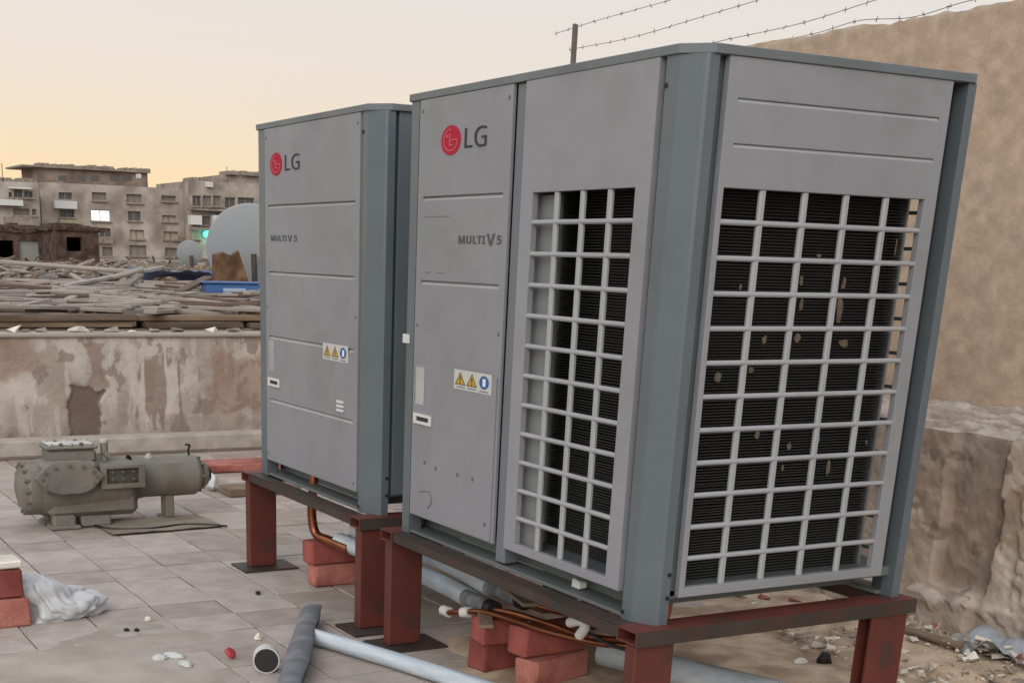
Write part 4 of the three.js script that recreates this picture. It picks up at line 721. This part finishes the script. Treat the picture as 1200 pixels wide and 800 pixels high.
    mesh('mast', tube([[0.15, 0, 0], [0.15, y * 0.5, 0], [0.12, y - 0.05, 0]], 0.05, 10, 10), M.steel, t);
    const f = new THREE.Vector3(0, 0, rad * 0.9).applyEuler(m.rotation).add(m.position), e = new THREE.Vector3(0, -rad, rad * 0.13).applyEuler(m.rotation).add(m.position);
    mesh('feed_arm', cyl(e.toArray(), f.toArray(), 0.02), M.steel, t); mesh('feed_horn', cyl(f.toArray(), f.clone().lerp(m.position, 0.15).toArray(), 0.05, 0.035), M.lid, t);
    return t;
  }
  dish(294, 294, -20, 0.77, Math.PI * 0.5 + 2.75, -0.35, 'large pale satellite dish seen from behind on the next roof');
  dish(222, 297, -30, 0.31, Math.PI * 0.5 + 2.8, -0.4, 'small pale satellite dish beside the large one on the next roof');
  const rb = onX(270, 330, -19), bk = thing('rusty_bracket', 'rusty brown steel bracket standing before the large dish', 'bracket', [rb.x, 0.7, rb.z]);
  const bs = new THREE.Shape([[0.28, 0.18], [0.1, 0.68], [-0.02, 0.6], [-0.16, 0.66], [-0.3, 0.62], [-0.3, 0.18]].map((p) => new THREE.Vector2(...p))); const bgm = new THREE.ExtrudeGeometry(bs, { depth: 0.12, bevelEnabled: true, bevelSize: 0.01, bevelThickness: 0.01, bevelSegments: 1 }); bgm.rotateY(Math.PI / 2);
  mesh('gusset', tri(bgm), std({ map: grainTex(996, [74, 52, 38], [128, 98, 72], 6, 0.4), roughness: 1 }), bk); mesh('foot', box(-0.1, 0.2, 0, 0.179, -0.25, 0.25), M.steel, bk);

  // brown huts of brick and boards further back
  const hut = (u0, u1, v0, X, label, door) => {
    const a = onX(u0, v0, X), b = onX(u1, v0, X), h = a.y - 0.7, t = thing('brown_hut', label, 'hut', [X, 0.7, a.z]), wz = b.z - a.z;
    const mat = std({ map: grainTex(1000 + u0, [58, 44, 38], [104, 82, 72], 14, 0.5), bumpMap: bumpGrain, bumpScale: 0.03, roughness: 1 });
    const fs = new THREE.Shape([[0, 0], [-wz, 0], [-wz, h], [0, h]].map((q) => new THREE.Vector2(...q)));     // front wall with real openings
    for (const [f0, f1, g0, g1] of door ? [[0.22, 0.48, 0.02, 0.78], [0.54, 0.8, 0.02, 0.8]] : [[0.25, 0.6, 0.5, 0.85]]) fs.holes.push(new THREE.Path([[-wz * f0, h * g0], [-wz * f0, h * g1], [-wz * f1, h * g1], [-wz * f1, h * g0]].map((q) => new THREE.Vector2(...q))));
    const fg = new THREE.ExtrudeGeometry(fs, { depth: 0.2, bevelEnabled: false }); fg.rotateY(Math.PI / 2); fg.translate(-0.2, 0, 0); mesh('front_wall', tri(fg, 0.4), mat, t);
    mesh('side_wall', tri(box(-3, -0.201, 0, h, -0.2, 0), 0.4), mat, t); mesh('side_wall', tri(box(-3, -0.201, 0, h, wz, wz + 0.2), 0.4), mat, t);
    mesh('back_wall', tri(box(-3.2, -3.001, 0, h, wz, 0), 0.4), mat, t); mesh('roof_slab', tri(box(-2.999, -0.202, h - 0.15, h - 0.002, wz + 0.201, -0.201), 0.4), mat, t);
    { const rg = []; for (let i = 0; i < 46; i++) { const z = wz * rnd(), hh = rr(0.03, 0.22), ww = rr(0.1, 0.7); rg.push(tri(cbox(rr(-2.6, -0.8), rr(-0.5, 0.12), h + 0.001, h + 0.001 + hh, z - ww / 2, z + ww / 2, 0.01, 0.02))); } mesh('ragged_top', join(rg), mat, t); }
    if (door) mesh('curtain', box(-0.15, -0.1, 0.03, h * 0.8, wz * 0.8, wz * 0.54), std({ color: lin(0.3, 0.3, 0.28), roughness: 1 }), t);
  };
  hut(-30, 62, 271, -42, 'dark brown hut with a pale curtained doorway on the next roof', true);
  hut(64, 115, 270, -40, 'dark brown brick hut with one opening on the next roof', false);
}

// ------------------------------------------------------------------ apartment blocks in the distance
const BX = -170;
M.pane = std({ color: lin(0.1, 0.098, 0.098), roughness: 0.35 });  // pane tone lifted, distance haze painted into the colour
M.shutter = std({ color: lin(0.24, 0.21, 0.185), roughness: 0.8 });
M.palepane = std({ color: lin(0.42, 0.37, 0.28), roughness: 0.7 });
M.lit = std({ color: lin(0.8, 0.8, 0.78), emissive: lin(1, 0.98, 0.92), emissiveIntensity: 1.0, roughness: 0.6 });
M.bwhite = std({ color: lin(0.6, 0.6, 0.58), roughness: 0.8 });
function block(label, X, u0, u1, vTop, colr, wins, extra) {
  const a = onX(u0, vTop, X), b = onX(u1, vTop, X), W = a.z - b.z, base = -15, H = a.y - base;
  const t = thing('apartment_block', label, 'building', [X, base, a.z], 'apartment blocks along the skyline');
  const zz = (u) => -(onX(u, 260, X).z - a.z), yy = (v, u) => onX(u, v, X).y - base;   // s runs to the right in the picture
  const s = new THREE.Shape([[0, 0], [W, 0], [W, H], [0, H]].map((p) => new THREE.Vector2(...p)));
  const R = wins.map(([x0, x1, y0, y1, k]) => [zz(x0), zz(x1), yy(y1, x0), yy(y0, x0), k]);
  for (const [x0, x1, y0, y1] of R) s.holes.push(new THREE.Path([[x0, y0], [x0, y1], [x1, y1], [x1, y0]].map((p) => new THREE.Vector2(...p))));
  const turn = (g) => { g.rotateY(Math.PI / 2); return g; };         // facade plane now faces +x, s -> -z
  const g = turn(new THREE.ExtrudeGeometry(s, { depth: 0.5, bevelEnabled: false })); g.translate(-0.5, 0, 0);
  const mat = std({ map: M.fac, color: colr, roughness: 1 });  // colr carries the haze: facades greyed and lightened by colour
  mesh('facade', tri(g, 0.09), mat, t);
  mesh('body', tri(box(-14, -0.8, 0, H - 0.05, -W + 0.02, -0.02), 0.09), mat, t);
  for (const [x0, x1, y0, y1, k] of R) {
    const w = mesh('window', box(-0.55, -0.42, y0 - 0.05, y1 + 0.05, -x1 - 0.05, -x0 + 0.05), { d: M.pane, s: M.shutter, p: M.palepane, l: M.lit }[k], t);
    mesh('frame', join(box(-0.41, -0.3, y0, y1, -(x0 + x1) / 2 - 0.06, -(x0 + x1) / 2 + 0.06), box(-0.41, -0.34, y1 - 0.12, y1, -x1, -x0)), k === 'l' ? M.bwhite : M.shutter, w);
    mesh('sill', box(0.004, 0.3, y0 - 0.2, y0 - 0.04, -x1 - 0.15, -x0 + 0.15), M.bcon, w);
  }
  extra?.({ t, zz, yy, W, H, mat });
}
M.fac = grainTex(1100, [186, 180, 174], [255, 252, 248], 7, 0.3);
M.bcon = std({ map: M.fac, color: lin(0.38, 0.33, 0.29), roughness: 1 });
const slab = (B, name, u0, u1, v0, v1, d, m) => mesh(name, tri(box(0.005, d, B.yy(v1, u0), B.yy(v0, u0), -B.zz(u1), -B.zz(u0)), 0.2), m, B.t);
block('brown apartment block with a bright lit window and ragged roof storey', BX, 46, 222, 213, lin(0.47, 0.42, 0.385),
  [[70, 86, 225, 233, 'd'], [109, 126, 225, 234, 's'], [149, 167, 227, 237, 's'], [190, 207, 229, 235, 's'], [70, 87, 245, 254, 'd'], [107, 129, 245, 258, 'l'], [150, 165, 247, 258, 'd'], [190, 206, 252, 259, 'p'], [116, 129, 267, 277, 'd'], [151, 168, 269, 279, 'p'], [191, 208, 271, 280, 'p'], [150, 170, 287, 299, 's'], [118, 130, 289, 300, 's'], [192, 207, 290, 300, 's']],
  (B) => {
    slab(B, 'awning', 63, 89, 235, 244, 0.9, M.bwhite); slab(B, 'balcony', 68, 92, 257, 266, 0.7, std({ color: lin(0.36, 0.32, 0.22), roughness: 1 }));
    slab(B, 'balcony', 113, 130, 279, 285, 0.5, M.bcon);
    mesh('roof_storey', tri(box(-9, -1.2, B.H, B.H + 1.65, -B.zz(178), -B.zz(48)), 0.1), std({ map: M.fac, color: lin(0.3, 0.235, 0.205), roughness: 1 }), B.t);
    mesh('roof_slab', tri(box(-9.5, -0.6, B.H + 1.652, B.H + 1.85, -B.zz(180), -B.zz(30)), 0.1), M.bcon, B.t);
    const g = []; for (let i = 0; i < 60; i++) { const s = B.zz(rr(50, 176)), h = rr(0.1, 0.4); g.push(box(-3 - rnd(), -0.9 - rnd() * 0.4, B.H + 1.853, B.H + 1.85 + h, -s - rr(0.2, 0.8), -s)); } mesh('ragged_edge', join(g), M.bcon, B.t);
    for (const u of [74, 96, 112, 134, 150]) { slab(B, 'shutter', u, u + 9, 205, 211, 0.05, M.pane); B.t.children[B.t.children.length - 1].position.x = -1.2; }
    slab(B, 'pale_tank', 161, 165, 204, 209, 0.8, M.bwhite);
  });
block('brown apartment block with wide balconies and a green lamp', BX + 3, 223, 320, 211, lin(0.43, 0.385, 0.35),
  [[226, 236, 229, 241, 'd'], [238, 248, 229, 241, 's'], [250, 259, 229, 241, 's'], [264, 276, 231, 243, 'd'], [279, 298, 231, 243, 'd'], [234, 246, 253, 263, 's'], [252, 262, 250, 255, 'd'], [224, 234, 272, 279, 'p'], [262, 276, 268, 279, 'd']],
  (B) => {
    slab(B, 'balcony', 220, 233.5, 252, 263, 1.0, M.bwhite); slab(B, 'balcony', 246.5, 262, 252, 263, 1.0, M.bwhite); slab(B, 'canopy', 221, 250, 266, 269, 1.4, M.shutter);
    slab(B, 'balcony_slab', 220, 300, 244, 246, 1.2, M.bcon);
    const lamp = mesh('green_lamp', new THREE.SphereGeometry(0.5, 16, 12), std({ color: lin(0.1, 0.5, 0.4), emissive: lin(0.1, 0.95, 0.7), emissiveIntensity: 1.5, roughness: 0.5 }), B.t); lamp.scale.set(0.4, 0.85, 1.05); lamp.position.set(0.3, B.yy(274.5, 241), -B.zz(241));
    const pl = new THREE.PointLight(new THREE.Color(0.15, 1, 0.72), 5); pl.position.set(1.0, B.yy(274.5, 241), -B.zz(241)); pl.castShadow = true; B.t.add(pl);
    mesh('roof_storey', tri(box(-9, -1, B.H, B.H + 0.9, -B.zz(320), -B.zz(266)), 0.1), B.mat, B.t);
    const g = []; for (let i = 0; i < 40; i++) { const s = B.zz(rr(226, 316)), h = rr(0.1, 0.55); g.push(box(-3 - rnd(), -0.4 - rnd() * 0.4, B.H + (s > B.zz(266) ? 0.9 : 0) + 0.002, B.H + (s > B.zz(266) ? 0.9 : 0) + h, -s - rr(0.2, 0.8), -s)); } mesh('ragged_edge', join(g), M.bcon, B.t);
    slab(B, 'pale_tank', 241, 249, 213, 219, 0.5, M.bwhite); mesh('mast', box(-1, -0.9, B.H, B.H + 1.8, -B.zz(270), -B.zz(269.6)), M.wire, B.t);
  });
block('greyish apartment block with white balconies at the end of the row', BX + 6, -60, 44, 209, lin(0.48, 0.435, 0.4),
  [[12, 16, 225, 231, 's'], [18, 28, 222, 231, 'd'], [30, 40, 224, 231, 'd'], [16, 35, 244, 252, 's'], [38, 43, 245, 252, 's'], [-20, 0, 224, 232, 'd'], [14, 34, 271, 280, 'd']],
  (B) => { slab(B, 'balcony', -10, 26, 233, 240, 1.0, M.bwhite); slab(B, 'balcony', 4, 43, 254, 261, 1.0, M.bcon); slab(B, 'canopy', 18, 43, 261.5, 263.5, 1.4, M.shutter); slab(B, 'canopy', 12, 37, 219, 221, 0.8, M.bwhite); mesh('mast', box(-1.2, -1, B.H, B.H + 1.9, -B.zz(9), -B.zz(8.4)), M.wire, B.t);
    const g = []; for (let i = 0; i < 24; i++) { const s = B.zz(rr(-50, 42)); g.push(box(-3 - rnd(), -0.4 - rnd() * 0.4, B.H + 0.002, B.H + rr(0.1, 0.5), -s - rr(0.3, 1), -s)); } mesh('ragged_edge', join(g), M.bcon, B.t); });

renderer.render(scene, camera);
